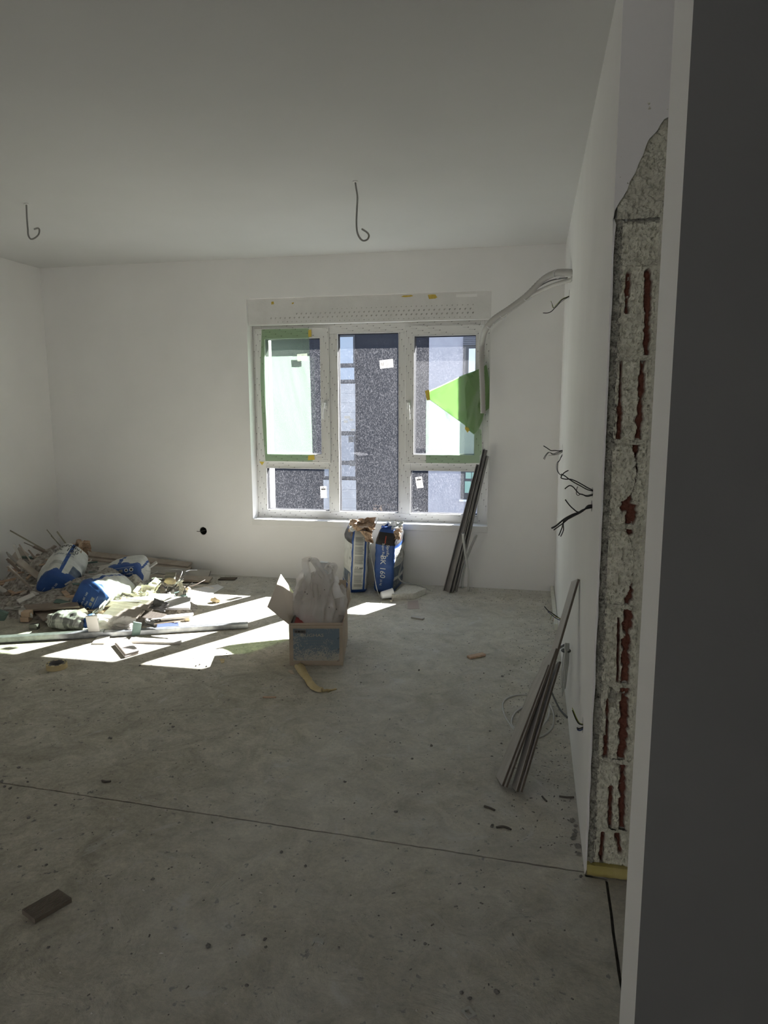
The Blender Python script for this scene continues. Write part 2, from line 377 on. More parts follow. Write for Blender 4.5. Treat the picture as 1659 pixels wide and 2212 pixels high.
# ---------------- the stripped wall end: hollow clay blocks in courses, mortar skin knocked off
def blockmat():
    m = bpy.data.materials.new('mortar_skin_over_clay_block'); m.use_nodes = True; t = m.node_tree; p = t.nodes['Principled BSDF']; L = t.links.new
    a = t.nodes.new('ShaderNodeVertexColor'); a.layer_name = 'mask'
    tc = t.nodes.new('ShaderNodeTexCoord')
    n = t.nodes.new('ShaderNodeTexNoise'); n.inputs['Scale'].default_value = 60; n.inputs['Detail'].default_value = 8; L(tc.outputs['Object'], n.inputs[0])
    r = t.nodes.new('ShaderNodeValToRGB'); e = r.color_ramp.elements; e[0].position = .3; e[1].position = .6
    e[0].color = (.50, .49, .40, 1); e[1].color = (.74, .735, .62, 1); L(n.outputs[0], r.inputs[0])
    r2 = t.nodes.new('ShaderNodeValToRGB'); e = r2.color_ramp.elements; e[0].color = (.10, .038, .028, 1); e[1].color = (.25, .105, .075, 1); L(n.outputs[0], r2.inputs[0])
    x = t.nodes.new('ShaderNodeMix'); x.data_type = 'RGBA'; L(a.outputs[0], x.inputs[0]); L(r.outputs[0], x.inputs[6]); L(r2.outputs[0], x.inputs[7])
    L(x.outputs[2], p.inputs['Base Color']); p.inputs['Roughness'].default_value = .95; p.inputs['Specular IOR Level'].default_value = .15
    b = t.nodes.new('ShaderNodeBump'); b.inputs['Strength'].default_value = .6; b.inputs['Distance'].default_value = .01; L(n.outputs[0], b.inputs['Height']); L(b.outputs[0], p.inputs['Normal'])
    return m
BLOCK = blockmat()
MORT = mat('rough_grey_mortar', (.30, .295, .25), .95, (.52, .515, .44), 45, 8, bump=.7, bscale=70, spec=.15)
PLAST = mat('pale_render_coat', (.58, .575, .48), .95, (.70, .69, .59), 30, 8, bump=.5, bscale=90, spec=.15)
# scars in the skin where red clay shows: (pixel x0, y0, x1, y1, width in pixels)
SC_PX = [(1360,590,1354,672,7),(1402,588,1399,764,9),(1336,600,1334,675,3),(1344,775,1337,950,4),(1341,880,1338,945,7),(1391,775,1380,954,8),(1376,960,1367,1020,12),
         (1362,1030,1352,1098,14),(1368,1098,1362,1150,14),(1360,1242,1357,1312,11),(1358,1320,1350,1484,13),(1301,1322,1298,1480,3),(1338,1340,1336,1480,4),
         (1351,1490,1344,1650,13),(1314,1520,1311,1650,4),(1310,1600,1308,1640,8),(1347,1655,1344,1800,10),(1321,1710,1318,1800,7),(1303,1808,1299,1868,6),(1334,1810,1342,1850,8)]
SCARS = []
for x0, y0, x1, y1, w in SC_PX:
    a, c = WY(x0, y0, YE), WY(x1, y1, YE); SCARS.append((a.x, a.z, c.x, c.z, w*.00137))
SMOOTH = [(WY(1345, 1020, YE), .038, .085), (WY(1337, 1225, YE), .042, .11)]
def scar(x, z):
    v = 0
    for ax, az, cx, cz, w in SCARS:
        dx, dz = cx-ax, cz-az; t = max(0, min(1, ((x-ax)*dx+(z-az)*dz)/(dx*dx+dz*dz)))
        d = math.hypot(x-ax-dx*t, z-az-dz*t); ww = w*.62*(1+.8*nse(x, 7, z, 35)+.5*nse(x, 2, z, 90))
        v = max(v, min(1, max(0, (ww-d)/.003+.5)))
    return v
wall_end = MB(); wall_end.box((XR+.022, YE+.035, 0), (.75, YE+.10, 2.2)); wall_end.box((.75, YE, 0), (2.3, YE+.2, HR))
wall_end = struct(wall_end.build('wall_end', MORT))
BZ = [.020, .148, .378, .623, .866, 1.106, 1.351, 1.586, 1.842, 1.954]
hole = WY(1325, 1512, YE)
for k in range(len(BZ)-1):
    z0, z1 = BZ[k]+.003, BZ[k+1]-.003; x0, x1 = XR+.026, .345
    nu = 54; nv = max(8, int((z1-z0)/.0032)); mb = MB(); mb.col = []
    def surf(u, v, z0=z0, z1=z1, x0=x0, x1=x1):
        x = x0+(x1-x0)*u; z = z0+(z1-z0)*v; s = scar(x, z)
        edge = min(v, 1-v)*(z1-z0)
        y = YE+.012 + .004*fbm(x, 1, z, 38, 5) + .003*nse(x, 4, z, 120)
        for c, rx, rz in SMOOTH:
            d = math.hypot((x-c.x)/rx, (z-c.z)/rz)
            if d < 1: y = YE+.004+.001*nse(x, 0, z, 40); s = 0
        y += .020*s + .012*max(0, 1-edge/(.006+.006*abs(nse(x, 5, z, 45)))) + .005*max(0, 1-edge/.022)*nse(x, 9, z, 70)
        if y < YE+.03 and not s: y += .007*max(0, nse(x*1.3, 6, z, 105)-.18)*3.0 + .006*max(0, nse(x, 16, z, 230)-.25)*2
        y += .004*abs(math.sin((x-x0)*95))*0
        d = math.hypot((x-hole.x)/.014, (z-hole.z)/.026)*(1+.5*nse(x, 3, z, 80))
        if d < 1: y += .03
        mb.col.append(s); return V((x+.001*nse(z, x, 0, 90), y, z))
    mb.grid(surf, nu, nv); mb.build('clay_block', BLOCK, wall_end, smooth=False, fix=False)
# the dark concrete lintel course and the torn render above it
def rough(name, x0, x1, z0, z1, y, amp, sc, m, nu, nv, clipf=None):
    mb = MB()
    mb.grid(lambda u, v: V((x0+(x1-x0)*u, y+amp*fbm(x0+(x1-x0)*u, 5, z0+(z1-z0)*v, sc, 6)+amp*.5*nse(x0+(x1-x0)*u, 8, z0+(z1-z0)*v, sc*3), z0+(z1-z0)*v)), nu, nv)
    if clipf:
        keep = [i for i, f in enumerate(mb.f) if clipf(sum((mb.v[j] for j in f), V())/4)]
        mb.f = [mb.f[i] for i in keep]; mb.mi = [mb.mi[i] for i in keep]
    return mb.build(name, m, wall_end, fix=False)
for z_ in BZ[1:-1]: rough('mortar_joint', XR+.024, .345, z_-.007, z_+.007, YE+.019, .009, 55, PLAST, 54, 6)
rough('mortar_edge', XR+.004, XR+.030, .02, 1.96, YE+.014, .011, 60, MORT, 14, 760)
rough('torn_render', XR+.010, .36, 1.955, 2.24, YE+.008, .012, 42, PLAST, 56, 100)
rough('side_render', .318, .42, .02, 1.96, YE+.008, .004, 50, PLAST, 30, 500)
# smooth plaster still standing at the top, its lower edge broken away in a slant
edge = [(1436, 258), (1428, 268), (1418, 284), (1404, 300), (1398, 312), (1388, 336), (1380, 352), (1372, 372), (1362, 392), (1356, 410), (1346, 424), (1336, 438), (1328, 456), (1324, 476), (1323, 500)]
eg = [WY(x, y, YE) for x, y in edge]
poly = [(XR, 1.90)] + [(min(max(p.x, XR+.001), .33)+random.uniform(-.002, .002), p.z) for p in eg[::-1]][1:] + [(.42, 2.245), (.76, 2.245), (.76, HR), (XR, HR)]
mb = MB(); plate(mb, poly, [], lambda u, v, w: V((u, YE-.002+.036*w, v))); mb.build('plaster_coat', WALLM, wall_end)
mb = MB()   # plaster bead that still stands down the arris
pts = [(XR, .0)] + [(XR+.0055+.0025*fbm(0, k*.02, 0, 9, 4), .02+k*.02) for k in range(97)] + [(XR, 1.96)]
plate(mb, pts, [], lambda u, v, w: V((u, YE-.001+.036*w, v))); mb.build('corner_bead', WALLM, wall_end)
# yellow foam at its foot
a, c = WY(1267, 1884, YE), WY(1362, 1893, YE)
mb = MB(); x0, x1 = a.x, .42
mb.grid(lambda u, v: V((x0+(x1-x0)*u, YE-.018+.012*(2*v-1)**2+.002*nse(u*9, v*3, 0, 1), .004+.036*v+.0015*nse(u*14, 0, 0, 1))), 30, 8)
mb.grid(lambda u, v: V((x0+(x1-x0)*u, YE-.006+.018*v, .040+.0015*nse(u*14, 0, 0, 1))), 30, 2)
mb.add([(x0, YE-.006, .004), (x0, YE+.012, .004), (x0, YE+.012, .040), (x0, YE-.018, .022), (x0, YE-.006, .040)], [(0, 1, 2, 4, 3)])
tag(mb.build('foam_strip', mat('yellow_foam', (.42, .36, .11), .8, (.56, .49, .24), 9, 3), smooth=True, fix=False), 'yellow foam strip at the foot of the stripped brick wall end', 'foam strip')
# low edge strip along the foot of the right wall
a = FL(1190, 1274); c = FL(1203, 1420)
mb = MB(); mb.box((XR-.028, 4.55, 0), (XR-.002, YF-.01, .045)); struct(mb.build('trim_1', mat('pale_edge_foam', (.62, .62, .55), .8, (.68, .68, .62), 20), bevel=.003))

# ------------------------------------------------------------------ window
YW = 5.655; YG = 5.690
KW = 5.655/5.600
def sx(x): return x*KW
def sz(z): return CH+(z-CH)*KW
window = struct(empty('window_1', ((WX0+WX1)/2, YW, WZ0)))
def setuv(o, long_axis):
    me = o.data; uv = me.uv_layers.new(name='uv'); off = random.random()*3
    for lp in me.loops:
        c = me.vertices[lp.vertex_index].co
        uv.data[lp.index].uv = (c.x+off, c.z+off*.1) if long_axis == 'x' else (c.z+off, c.x+off*.1)
def member(name, x0, z0, x1, z1, y0, y1, parent, m=None, ax=None, bev=.003):
    o = MB().box((x0, y0, z0), (x1, y1, z1)).build(name, m or PVCM, parent, bevel=bev)
    setuv(o, ax or ('x' if abs(x1-x0) > abs(z1-z0) else 'z')); return o
FX0, FX1, FZ0, FZ1 = WX0, WX1, .490, 2.087
# outer frame: rails, stiles, mullions and transoms, butted end to end
frame = member('outer_frame', FX0, FZ0, sx(-2.178), FZ1, YW, YW+.055, window)
for a in ((sx(-.415), FZ0, FX1, FZ1), (sx(-1.634), sz(.574), sx(-1.547), sz(2.006)), (sx(-1.051), sz(.574), sx(-.955), sz(2.006))): member('mullion', *a, YW, YW+.055, window)
for a in ((sx(-2.178), FZ0, sx(-.415), sz(.574)), (sx(-2.178), sz(2.006), sx(-.415), FZ1), (sx(-2.178), sz(.924), sx(-1.634), sz(.985)), (sx(-.955), sz(.924), sx(-.415), sz(.985))): member('transom', *a, YW, YW+.055, window)
# a thin raised step along the frame, as on plastic profiles
def ring(name, x0, z0, x1, z1, w, y0, y1, parent, m, bev=.002):
    mb = MB(); plate(mb, rect(x0, z0, x1, z1), [rect(x0+w, z0+w, x1-w, z1-w)], lambda u, v, s: V((u, y0+(y1-y0)*s, v)))
    return mb.build(name, m, parent, bevel=bev)
PANES = []
def pane(parent, x0, z0, x1, z1, yb):
    ring('glazing_bead', x0-.006, z0-.006, x1+.006, z1+.006, .007, yb-.004, yb+.02, parent, PVC, .0015)
    ring('glazing_seal', x0, z0, x1, z1, .004, yb+.012, YG+.004, parent, RUBBER, 0)
    ring('outside_seal', x0, z0, x1, z1, .006, YG+.006, YG+.02, parent, RUBBER, 0)
    o = MB().add([(x0, YG, z0), (x1, YG, z0), (x1, YG, z1), (x0, YG, z1)], [(0, 1, 2, 3)]).build('pane', GLASS, parent); return o
pane(window, sx(-1.547), sz(.572), sx(-1.051), sz(2.006), YW)
pane(window, sx(-2.178), sz(.574), sx(-1.634), sz(.924), YW)
pane(window, sx(-.955), sz(.574), sx(-.415), sz(.924), YW)
def sash(x0, z0, x1, z1, gx0, gz0, gx1, gz1, side, nm):
    x0, x1, gx0, gx1 = (sx(q) for q in (x0, x1, gx0, gx1)); z0, z1, gz0, gz1 = (sz(q) for q in (z0, z1, gz0, gz1))
    y0 = YW-.018
    mb = MB(); plate(mb, rect(x0, z0, x1, z1), [rect(gx0, gz0, gx1, gz1)], lambda u, v, s: V((u, y0+.062*s, v)))
    o = mb.build('sash', PVCM, window, bevel=.004)
    me = o.data; uv = me.uv_layers.new(name='uv')
    for p in me.polygons:
        c = p.center + ORG[o.name]; horiz = c.z > gz1 or c.z < gz0
        for li in p.loop_indices:
            w = me.vertices[me.loops[li].vertex_index].co; uv.data[li].uv = (w.x, w.z) if horiz else (w.z+5, w.x)
    pane(o, gx0, gz0, gx1, gz1, y0)
    # lever handle
    hx = (gx1+x1)/2+.002 if side > 0 else (gx0+x0)/2-.004; hz = 1.445
    mb = MB(); mb.obox((hx, y0-.006, hz), (.014, 0, 0), (0, .006, 0), (0, 0, .034))
    mb.tube([(hx, y0-.01, hz+.012), (hx, y0-.045, hz+.012)], .009, 10)
    mb.tube(spline([(hx, y0-.046, hz+.018), (hx-side*.006, y0-.05, hz-.02), (hx-side*.010, y0-.05, hz-.075), (hx-side*.010, y0-.046, hz-.115)]), [.010]*9+[.008]*16, 10)
    mb.build('handle', mat('white_handle', (.74, .74, .72), .3), o, smooth=True)
    for z in (z0+.05, z1-.07):     # hinge caps
        hxx = x0-.006 if side > 0 else x1+.006
        MB().tube([(hxx, y0+.008, z), (hxx, y0+.008, z+.055)], .008, 8).build('hinge', PVC, o, smooth=True)
    return o
sash_l = sash(-2.243, .975, -1.615, 2.057, -2.157, 1.045, -1.688, 1.976, 1, 'l')
sash_r = sash(-.996, .980, -.385, 2.051, -.925, 1.053, -.445, 1.973, -1, 'r')
# shutter box front with its dimpled key for plaster
mb = MB(); plate(mb, rect(WX0, 2.087, WX1, WZ1), [], lambda u, v, w: V((u, YF+.030+.09*w, v)))
box = mb.build('shutter_box', mat('skimmed_shutter_board', (.66, .652, .635), .9, (.71, .702, .688), 9, 5, bump=.15, bscale=60), window, bevel=.002)
mb = MB()
for r in range(4):
    z = 2.105 + r*.030
    n = 44
    for k in range(n):
        x = -2.15 + k*.0395 + (.0197 if r % 2 else 0)
        fade = [.0, .0, .12, .28][r]
        if k/n < fade+.05*random.random() or x > -.47: continue
        d = .55 if r in (0, 3) else 1
        s = .0062*d
        mb.add([(x-s, YF+.0298, z), (x, YF+.0298, z-s*1.3), (x+s*1.6, YF+.0298, z+s), (x, YF+.0298, z+s*1.2), (x, YF+.022, z+s*.9)], [(0, 1, 4), (1, 2, 4), (2, 3, 4), (3, 0, 4)])
key = mb.build('dimple_key', mat('dimple_shade_grey', (.42, .41, .39), .9), box, fix=False); key['kind'] = 'stuff'  # raised points, their grey painting the shadow in the dimples
yel = mat('yellow_foam_spill', (.48, .33, .04), .8, (.58, .45, .12), 30)
def patch(name, pts, Y, th, m, parent):
    return MB().prism([WY(x, y, Y) for x, y in pts], (0, th, 0)).build(name, m, parent, bevel=.001)
for pts in ([(924,637),(930,636),(941,636),(942,639),(945,642),(940,645),(927,646)], [(866,641),(872,638),(880,638),(888,637),(893,639),(886,641),(876,642)], [(586,652),(591,651),(592,657),(586,658)], [(630,654),(635,653),(634,656),(631,657)]):
    patch('foam_spill', pts, YF+.028, .003, yel, box)
MB().box((-.60, YF+.027, 2.252), (-.44, YF+.0305, 2.274)).build('inspection_strip', WALLM, box, bevel=.001)
# sill board
SILL = mat('white_sill_board', (.76, .755, .74), .5)
mb = MB(); mb.box((WX0-.004, YF-.012, .447), (WX1+.004, YW+.03, .499)); struct(mb.build('trim_2', SILL, bevel=.003))
mb = MB(); mb.box((OX0-.02, YW+.056, .46), (OX1+.02, YF+.42, .502)); struct(mb.build('trim_3', mat('grey_outer_sill', (.35, .36, .38), .4)))
# stickers on the panes
PAPER = sheet('white_sticker_paper', (.5, .5, .5), (.24, .23, .22), .5, .02, .995)
INK = mat('grey_print', (.16, .155, .15), .7)
def sticker(cx, cy, w, h, rot, parent, rows, peel=.006):
    c = WY(cx, cy, YG-.003); ux = V((math.cos(rot), 0, math.sin(rot))); uz = V((-math.sin(rot), 0, math.cos(rot)))
    mb = MB(); mb.grid(lambda u, v: c + ux*(u-.5)*w + uz*(v-.5)*h + V((0, -peel*max(0, u-.6)**2*8, 0)), 8, 6)
    s = mb.build('sticker', PAPER, parent, fix=False)
    mb = MB()
    for r, (v, u0, u1, t) in enumerate(rows):
        mb.obox(c + ux*((u0+u1)/2-.5)*w + uz*(v-.5)*h + V((0, -.0016, 0)), ux*(u1-u0)/2*w, V((0, .0003, 0)), uz*t*h/2)
    mb.build('print', INK, s)
vert_rows = [(.9, .35, .65, .05), (.82, .15, .85, .02), (.75, .15, .85, .10), (.68, .2, .8, .02)] + [(.5-.08*k, .15, random.uniform(.4, .85), .025) for k in range(5)]
side_rows = [(.5, .10+.045*k, .12+.045*k, random.uniform(.4, .75)) for k in range(5)] + [(.85-.1*k, .42, random.uniform(.6, .85), .03) for k in range(7)]
sticker(835, 786, .112, .066, .09, window, side_rows)
sticker(699, 1063, .056, .098, .04, window, vert_rows)
sticker(906, 1042, .056, .092, .16, window, vert_rows)
sticker(653, 772, .088, .058, .06, sash_l, side_rows, 0)

# ------------------------------------------------------------------ the building across the courtyard
YB = 21.0
bld = thing('apartment_building', (-5, YB, -9), 'dark grey rendered apartment building with white bay seen through the dusty window', 'building')
DARK = mat('anthracite_render', (.018, .019, .027), .9, (.023, .025, .033), 14, 6, bump=.3, bscale=40)
MB().box((-26, YB, -9), (16, YB+12, 7.5)).build('facade', DARK, bld)
MB().box((-2.985, YB-.35, -9), (6.0, YB-.001, 7.6)).build('white_bay', mat('pale_lavender_render', (.37, .36, .405), .9, (.40, .39, .435), 4, 3), bld)
WF = mat('dark_window_profile', (.045, .047, .055), .5); PALEB = mat('pale_block_infill', (.47, .45, .455), .9, (.53, .515, .52), 3, 5, bump=.2, bscale=20)
SKYG = mat('reflecting_far_glass', (.30, .37, .48), .12, spec=.8)
def farwin(x0, z0, x1, z1, y, panes, parent, pm=SKYG):
    f = MB().box((x0, y-.04, z0), (x1, y-.002, z1)).build('window', WF, parent)
    for a, b2, c, d in panes: MB().box((a, y-.05, b2), (c, y-.041, d)).build('pane', pm, f)
TAN = mat('tan_glue_stain', (.50, .44, .36), .9)
PANE2 = mat('dusty_far_glass', (.27, .285, .33), .2, spec=.6)
for dz in (-5.84, -2.92, 0, 2.92):
    farwin(-6.30, 2.05+dz, -5.255, 3.55+dz, YB, [(-6.26, 2.14+dz, -5.285, 2.49+dz), (-6.26, 2.62+dz, -5.31, 3.39+dz)], bld, SKYG if dz >= 0 else PANE2)
    for q in range(5):
        z0 = .60+dz+q*.285
        MB().box((-6.30, YB-.06-.006*(q % 2), z0), (-5.262, YB-.002, z0+.281)).build('infill_block', PALEB, bld)
    for st in ((-5.60, .98, -5.42, 1.06), (-5.62, .86, -5.50, .93), (-5.45, .92, -5.33, .97), (-5.40, .62, -5.28, .67)):
        MB().box((st[0], YB-.069, st[1]+dz), (st[2], YB-.067, st[3]+dz)).build('glue_stain', TAN, bld)
for (cx, cz) in ((-5.40, .36), (-5.37, -.37)):
    MB().box((cx-.08, YB-.056, cz-.09), (cx+.08, YB-.0515, cz+.09)).build('pane_sticker', PAPER, bld)
farwin(-2.005, 1.1, .4, 3.30, YB-.35, [(-1.84, 1.2, -1.0, 2.96)], bld, mat('bright_far_glass', (.62, .68, .72), .2, spec=.6))
for k in range(5): MB().box((-2.0, YB-.42, 3.06+.05*k), (.4, YB-.392, 3.098+.05*k)).build('shutter_slat', mat('grey_shutter_slat', (.10, .105, .13), .5), bld)
GRG = mat('green_tinted_far_glass', (.30, .48, .40), .2, spec=.6)
farwin(-2.02, -1.36, .4, -.50, YB-.35, [(-1.90, -1.16, -1.72, -.82), (-1.60, -1.16, -1.2, -.82), (-1.88, -.74, -1.72, -.56), (-1.70, -.74, -1.2, -.56)], bld, GRG)
MB().box((-2.06, YB-.42, -1.42), (.4, YB-.34, -1.36)).build('window_sill', EXTM, bld)
g = MB().box((-40, 5.9, -9.3), (40, 60, -9)).build('courtyard_ground', mat('courtyard_paving', (.30, .29, .28), .9, (.36, .35, .33), .6)); struct(g)
# ------------------------------------------------------------------ shared materials for the loose things
Z = V((0, 0, 1))
KRAFT = mat('brown_kraft_paper', (.36, .25, .17), .85, (.46, .34, .25), 25, 4)
CARD = mat('cardboard', (.37, .305, .235), .85, (.42, .35, .275), 12, 4)
CARDIN = mat('pale_cardboard_inside', (.50, .42, .34), .85)
GALV = mat('galvanised_steel', (.24, .25, .26), .42, (.34, .355, .365), 30, 3, metal=.8)
DKMET = mat('dull_dark_profile', (.20, .19, .185), .45, (.26, .25, .24), 14, 4, metal=.5)
LAM = mat('grey_laminate', (.34, .325, .30), .5, (.40, .385, .36), 6, 5, stretch=(1, 6, 1))
LAMD = mat('dark_board_core', (.085, .07, .055), .85, (.12, .10, .08), 60)
BEIGE = mat('beige_laminate_edge', (.36, .31, .26), .7, (.43, .38, .33), 18, 4)
PALE = mat('pale_gypsum_board', (.58, .56, .52), .85, (.66, .64, .60), 10, 5)
CREAM = mat('cream_paper_scrap', (.66, .61, .50), .85, (.72, .68, .58), 20, 3)
GREEN = mat('green_gypsum_board', (.10, .155, .135), .85, (.15, .21, .19), 14, 4)
WOODM = mat('raw_wood', (.46, .32, .22), .75, (.56, .41, .30), 8, 5, stretch=(1, 9, 1))
BROWN = mat('brown_fibre_board', (.22, .175, .145), .8, (.26, .21, .175), 20, 4)
BLACKC = mat('black_cable_sheath', (.012, .012, .014), .4)
GREYC = mat('grey_cable_sheath', (.10, .10, .10), .5)
WHITEC = mat('pale_cable_sheath', (.50, .50, .48), .4)
CONDM = mat('grey_conduit_plastic', (.38, .365, .345), .5)
COPPER = mat('copper_strand', (.45, .22, .12), .4, metal=.8)
GRNYEL = mat('green_yellow_sheath', (.22, .26, .04), .5)
BLUEC = mat('blue_sheath', (.03, .05, .14), .5)
MASK = mat('masking_tape', (.50, .40, .20), .7, (.58, .48, .28), 14)
YTAPE = mat('yellow_tape', (.66, .50, .08), .6)
EPS = mat('white_foam_block', (.64, .62, .56), .9, (.74, .73, .68), 60, 4, bump=.5, bscale=140)
CUPM = mat('white_cup_plastic', (.70, .71, .73), .35)
CRUMB = mat('grey_mortar_crumb', (.14, .135, .125), .95, (.26, .25, .235), 80)
BAGW = mat('sack_white_paper', (.50, .505, .47), .6, (.60, .605, .57), 16, 5)
BAGB = mat('sack_blue_print', (.018, .060, .215), .5, (.026, .080, .27), 12, 4)
BAGK = mat('sack_black_print', (.018, .017, .018), .5)
BAGG = mat('sack_grey_print', (.20, .205, .20), .6, (.25, .255, .25), 20)
BAGR = mat('sack_red_print', (.35, .06, .035), .5)
BAGS = mat('sack_slate_print', (.06, .085, .13), .5, (.14, .17, .21), 22, 3)
TXTW = mat('white_print', (.62, .64, .64), .6)

def text_geo(body, size):
    cu = bpy.data.curves.new('t', 'FONT'); cu.body = body; cu.size = size; cu.align_x = 'CENTER'; cu.align_y = 'CENTER'; cu.resolution_u = 2
    ob = bpy.data.objects.new('t', cu); COL.objects.link(ob); bpy.context.view_layer.update()
    me = ob.evaluated_get(bpy.context.evaluated_depsgraph_get()).to_mesh()
    vs = [(v.co.x, v.co.y) for v in me.vertices]; fs = [tuple(p.vertices) for p in me.polygons]
    ob.to_mesh_clear(); bpy.data.objects.remove(ob); bpy.data.curves.remove(cu); return vs, fs

def crumple(c, w, h, seed, m, name, parent=None, amp=.35, n=14, ax=None, az=None, thick=.0012, curl=0, fine=1):
    """a creased sheet"""
    c = V(c); ax = V(ax) if ax is not None else V((1, 0, 0)); az = V(az) if az is not None else V((0, .3, .95)); nn = ax.cross(az).normalized(); s = min(w, h)
    def fn(u, v):
        p = c + ax*(u-.5)*w + az*(v-.5)*h
        d = noise.cell(V((0, 0, 0)))*0 + noise.noise(V((u*2.3+seed, v*2.3, seed)))*1.0 + fine*.5*abs(noise.noise(V((u*5.5, v*5.5+seed, 3)))) - curl*((u-.5)**2+(v-.5)**2)
        e = noise.noise(V((u*3+9, v*3, seed+5)))
        return p + nn*d*amp*s + ax*e*amp*.35*s + az*noise.noise(V((u*3, v*3+20, seed)))*amp*.35*s
    mb = MB(); mb.grid(fn, n, n); return mb.build(name, m, parent, fix=False, thick=thick)

def lump(c, rx, ry, rz, seed, m, name, parent=None, amp=.22, sc=2.2, n=14, flat=True, smooth=False, org=None):
    c = V(c); mb = MB()
    def fn(u, v):
        th = 2*math.pi*u; ph = math.pi*(v*.998+.001)
        d = V((math.sin(ph)*math.cos(th), math.sin(ph)*math.sin(th), -math.cos(ph)))
        k = 1 + amp*noise.noise(d*sc+V((seed, 0, 0))) + amp*.5*noise.noise(d*sc*2.7+V((0, seed, 0)))
        p = V((d.x*rx*k, d.y*ry*k, d.z*rz*k))
        if flat: p.z = max(p.z, -rz*.8)
        return c + p
    mb.grid(fn, n*2, n, closeu=True); return mb.build(name, m, parent, smooth=smooth, fix=False, org=org)

# ------------------------------------------------------------------ paper cement sacks
class Sack:
    """rounded box of half widths a, b and length L; s runs round it from the middle of the -y side towards +x"""
    def __init__(k, a, b, L, rc, M, bulge=.012, top=1.0, seed=0, wr=.004, taper=None):
        k.a, k.b, k.L, k.rc, k.M, k.bl, k.top, k.seed, k.wr = a, b, L, rc, M, bulge, top, seed, wr
        k.P = 4*(a+b)-8*rc+2*math.pi*rc; k.taper = taper
    def rim(k, s):
        a, b, r = k.a, k.b, k.rc; s = s % k.P; q = math.pi*r/2
        seg = [(a-r, 0), (q, 1), (2*(b-r), 2), (q, 3), (2*(a-r), 4), (q, 5), (2*(b-r), 6), (q, 7), (a-r, 8)]
        for ln, i in seg:
            if s <= ln or i == 8: break
            s -= ln
        if i == 0: return s, -b, 0, -1, s/(a-r)
        if i == 8: return -(a-r)+s, -b, 0, -1, -1+s/(a-r)
        if i == 2: return a, -(b-r)+s, 1, 0, -1+s/(b-r)
        if i == 4: return (a-r)-s, b, 0, 1, 1-s/(a-r)
        if i == 6: return -a, (b-r)-s, -1, 0, 1-s/(b-r)
        t = s/r; cx, cy, t0 = {1: (a-r, -(b-r), -math.pi/2), 3: (a-r, b-r, 0), 5: (-(a-r), b-r, math.pi/2), 7: (-(a-r), -(b-r), math.pi)}[i]
        return cx+r*math.cos(t0+t), cy+r*math.sin(t0+t), math.cos(t0+t), math.sin(t0+t), 1
    def loc(k, s, z, off=0):
        x, y, nx, ny, t = k.rim(s); v = z/k.L
        d = k.bl*math.sin(math.pi*min(1, max(0, v)))*(1-min(1, abs(t))**2)
        d += k.wr*noise.noise(V((x*9, y*9, z*14+k.seed))) + k.wr*.7*noise.noise(V((x*5, y*5+k.seed, z*38))) + off
        f = 1.0; zz = z
        if k.taper: f = k.taper(v)
        e = .03
        if z < e: f *= 1-.10*(1-z/e)**2
        return V(((x+nx*d)*f, (y+ny*d)*f, zz))
    def at(k, s, z, off=0): return k.M @ k.loc(s, z, off)
    def cap(k, x, y, off=0):
        q = max(abs(x)/k.a, abs(y)/k.b); return k.M @ V((x, y, -.016*(1-min(1, q)**2)-.003*noise.noise(V((x*14, y*14, k.seed)))-off))
    def body(k, parent, mats, colf, name='body', ns=150, nz=70, capm=None, top=False):
        mb = MB(); mb.grid(lambda u, v: k.at(u*k.P, v*k.L), ns, nz, mi=lambda u, v: colf(((u*k.P+k.P/2) % k.P)-k.P/2, v*k.L), closeu=True)
        f0 = k.taper(0)*.9 if k.taper else .9
        def cp_(u, v):
            x, y, nx, ny, t = k.rim(u*k.P); r = 1-v
            if v == 0: return k.at(u*k.P, 0)
            return k.cap(x*r*f0, y*r*f0)
        mb.grid(cp_, ns, 8, mi=capm if capm is not None else 0, closeu=True)
        return mb.build(name, mats, parent, smooth=True, fix=False)
    def print_side(k, parent, s0, z0, body, size, m, rot=0, name='lettering', off=.0022):
        vs, fs = text_geo(body, size); c, s_ = math.cos(rot), math.sin(rot); mb = MB()
        mb.add([k.at(s0+u*c-w*s_, z0+u*s_+w*c, off) for u, w in vs], fs); return mb.build(name, m, parent, fix=False)
    def quads_side(k, parent, rects, m, name='printed_lines', off=.0018, nd=4):
        mb = MB()
        for s0, z0, s1, z1 in rects: mb.grid(lambda u, v: k.at(s0+(s1-s0)*u, z0+(z1-z0)*v, off), nd, 2)
        return mb.build(name, m, parent, fix=False)
    def print_cap(k, parent, x0, y0, body, size, m, rot=0, name='lettering', off=.0025):
        vs, fs = text_geo(body, size); c, s_ = math.cos(rot), math.sin(rot); mb = MB()
        mb.add([k.cap(-(x0+u*c-w*s_), y0+u*s_+w*c, off) for u, w in vs], fs); return mb.build(name, m, parent, fix=False)
    def shape_cap(k, parent, polys, m, name='printed_icons', off=.0022):
        mb = MB()
        for p in polys: mb.add([k.cap(-x, y, off) for x, y in p], [tuple(range(len(p)))])
        return mb.build(name, m, parent, fix=False)

def frame(o, x, y, z): 
    m = Matrix((x, y, z)).transposed().to_4x4(); m.translation = o; return m
def standing(px, py, yaw, lean, a, b, L, seed):
    o = FL(px, py); x = V((math.cos(yaw), math.sin(yaw), 0)); y = V((-math.sin(yaw), math.cos(yaw), 0))
    M = frame(o, x, y, Z) ; return o, M @ Matrix.Rotation(lean[0], 4, 'Y') @ Matrix.Rotation(lean[1], 4, 'X')
SM = [BAGW, BAGB, BAGK, BAGG, BAGR, BAGS]
pinch = lambda v: 1-.30*max(0, (v-.80)/.20)**1.6
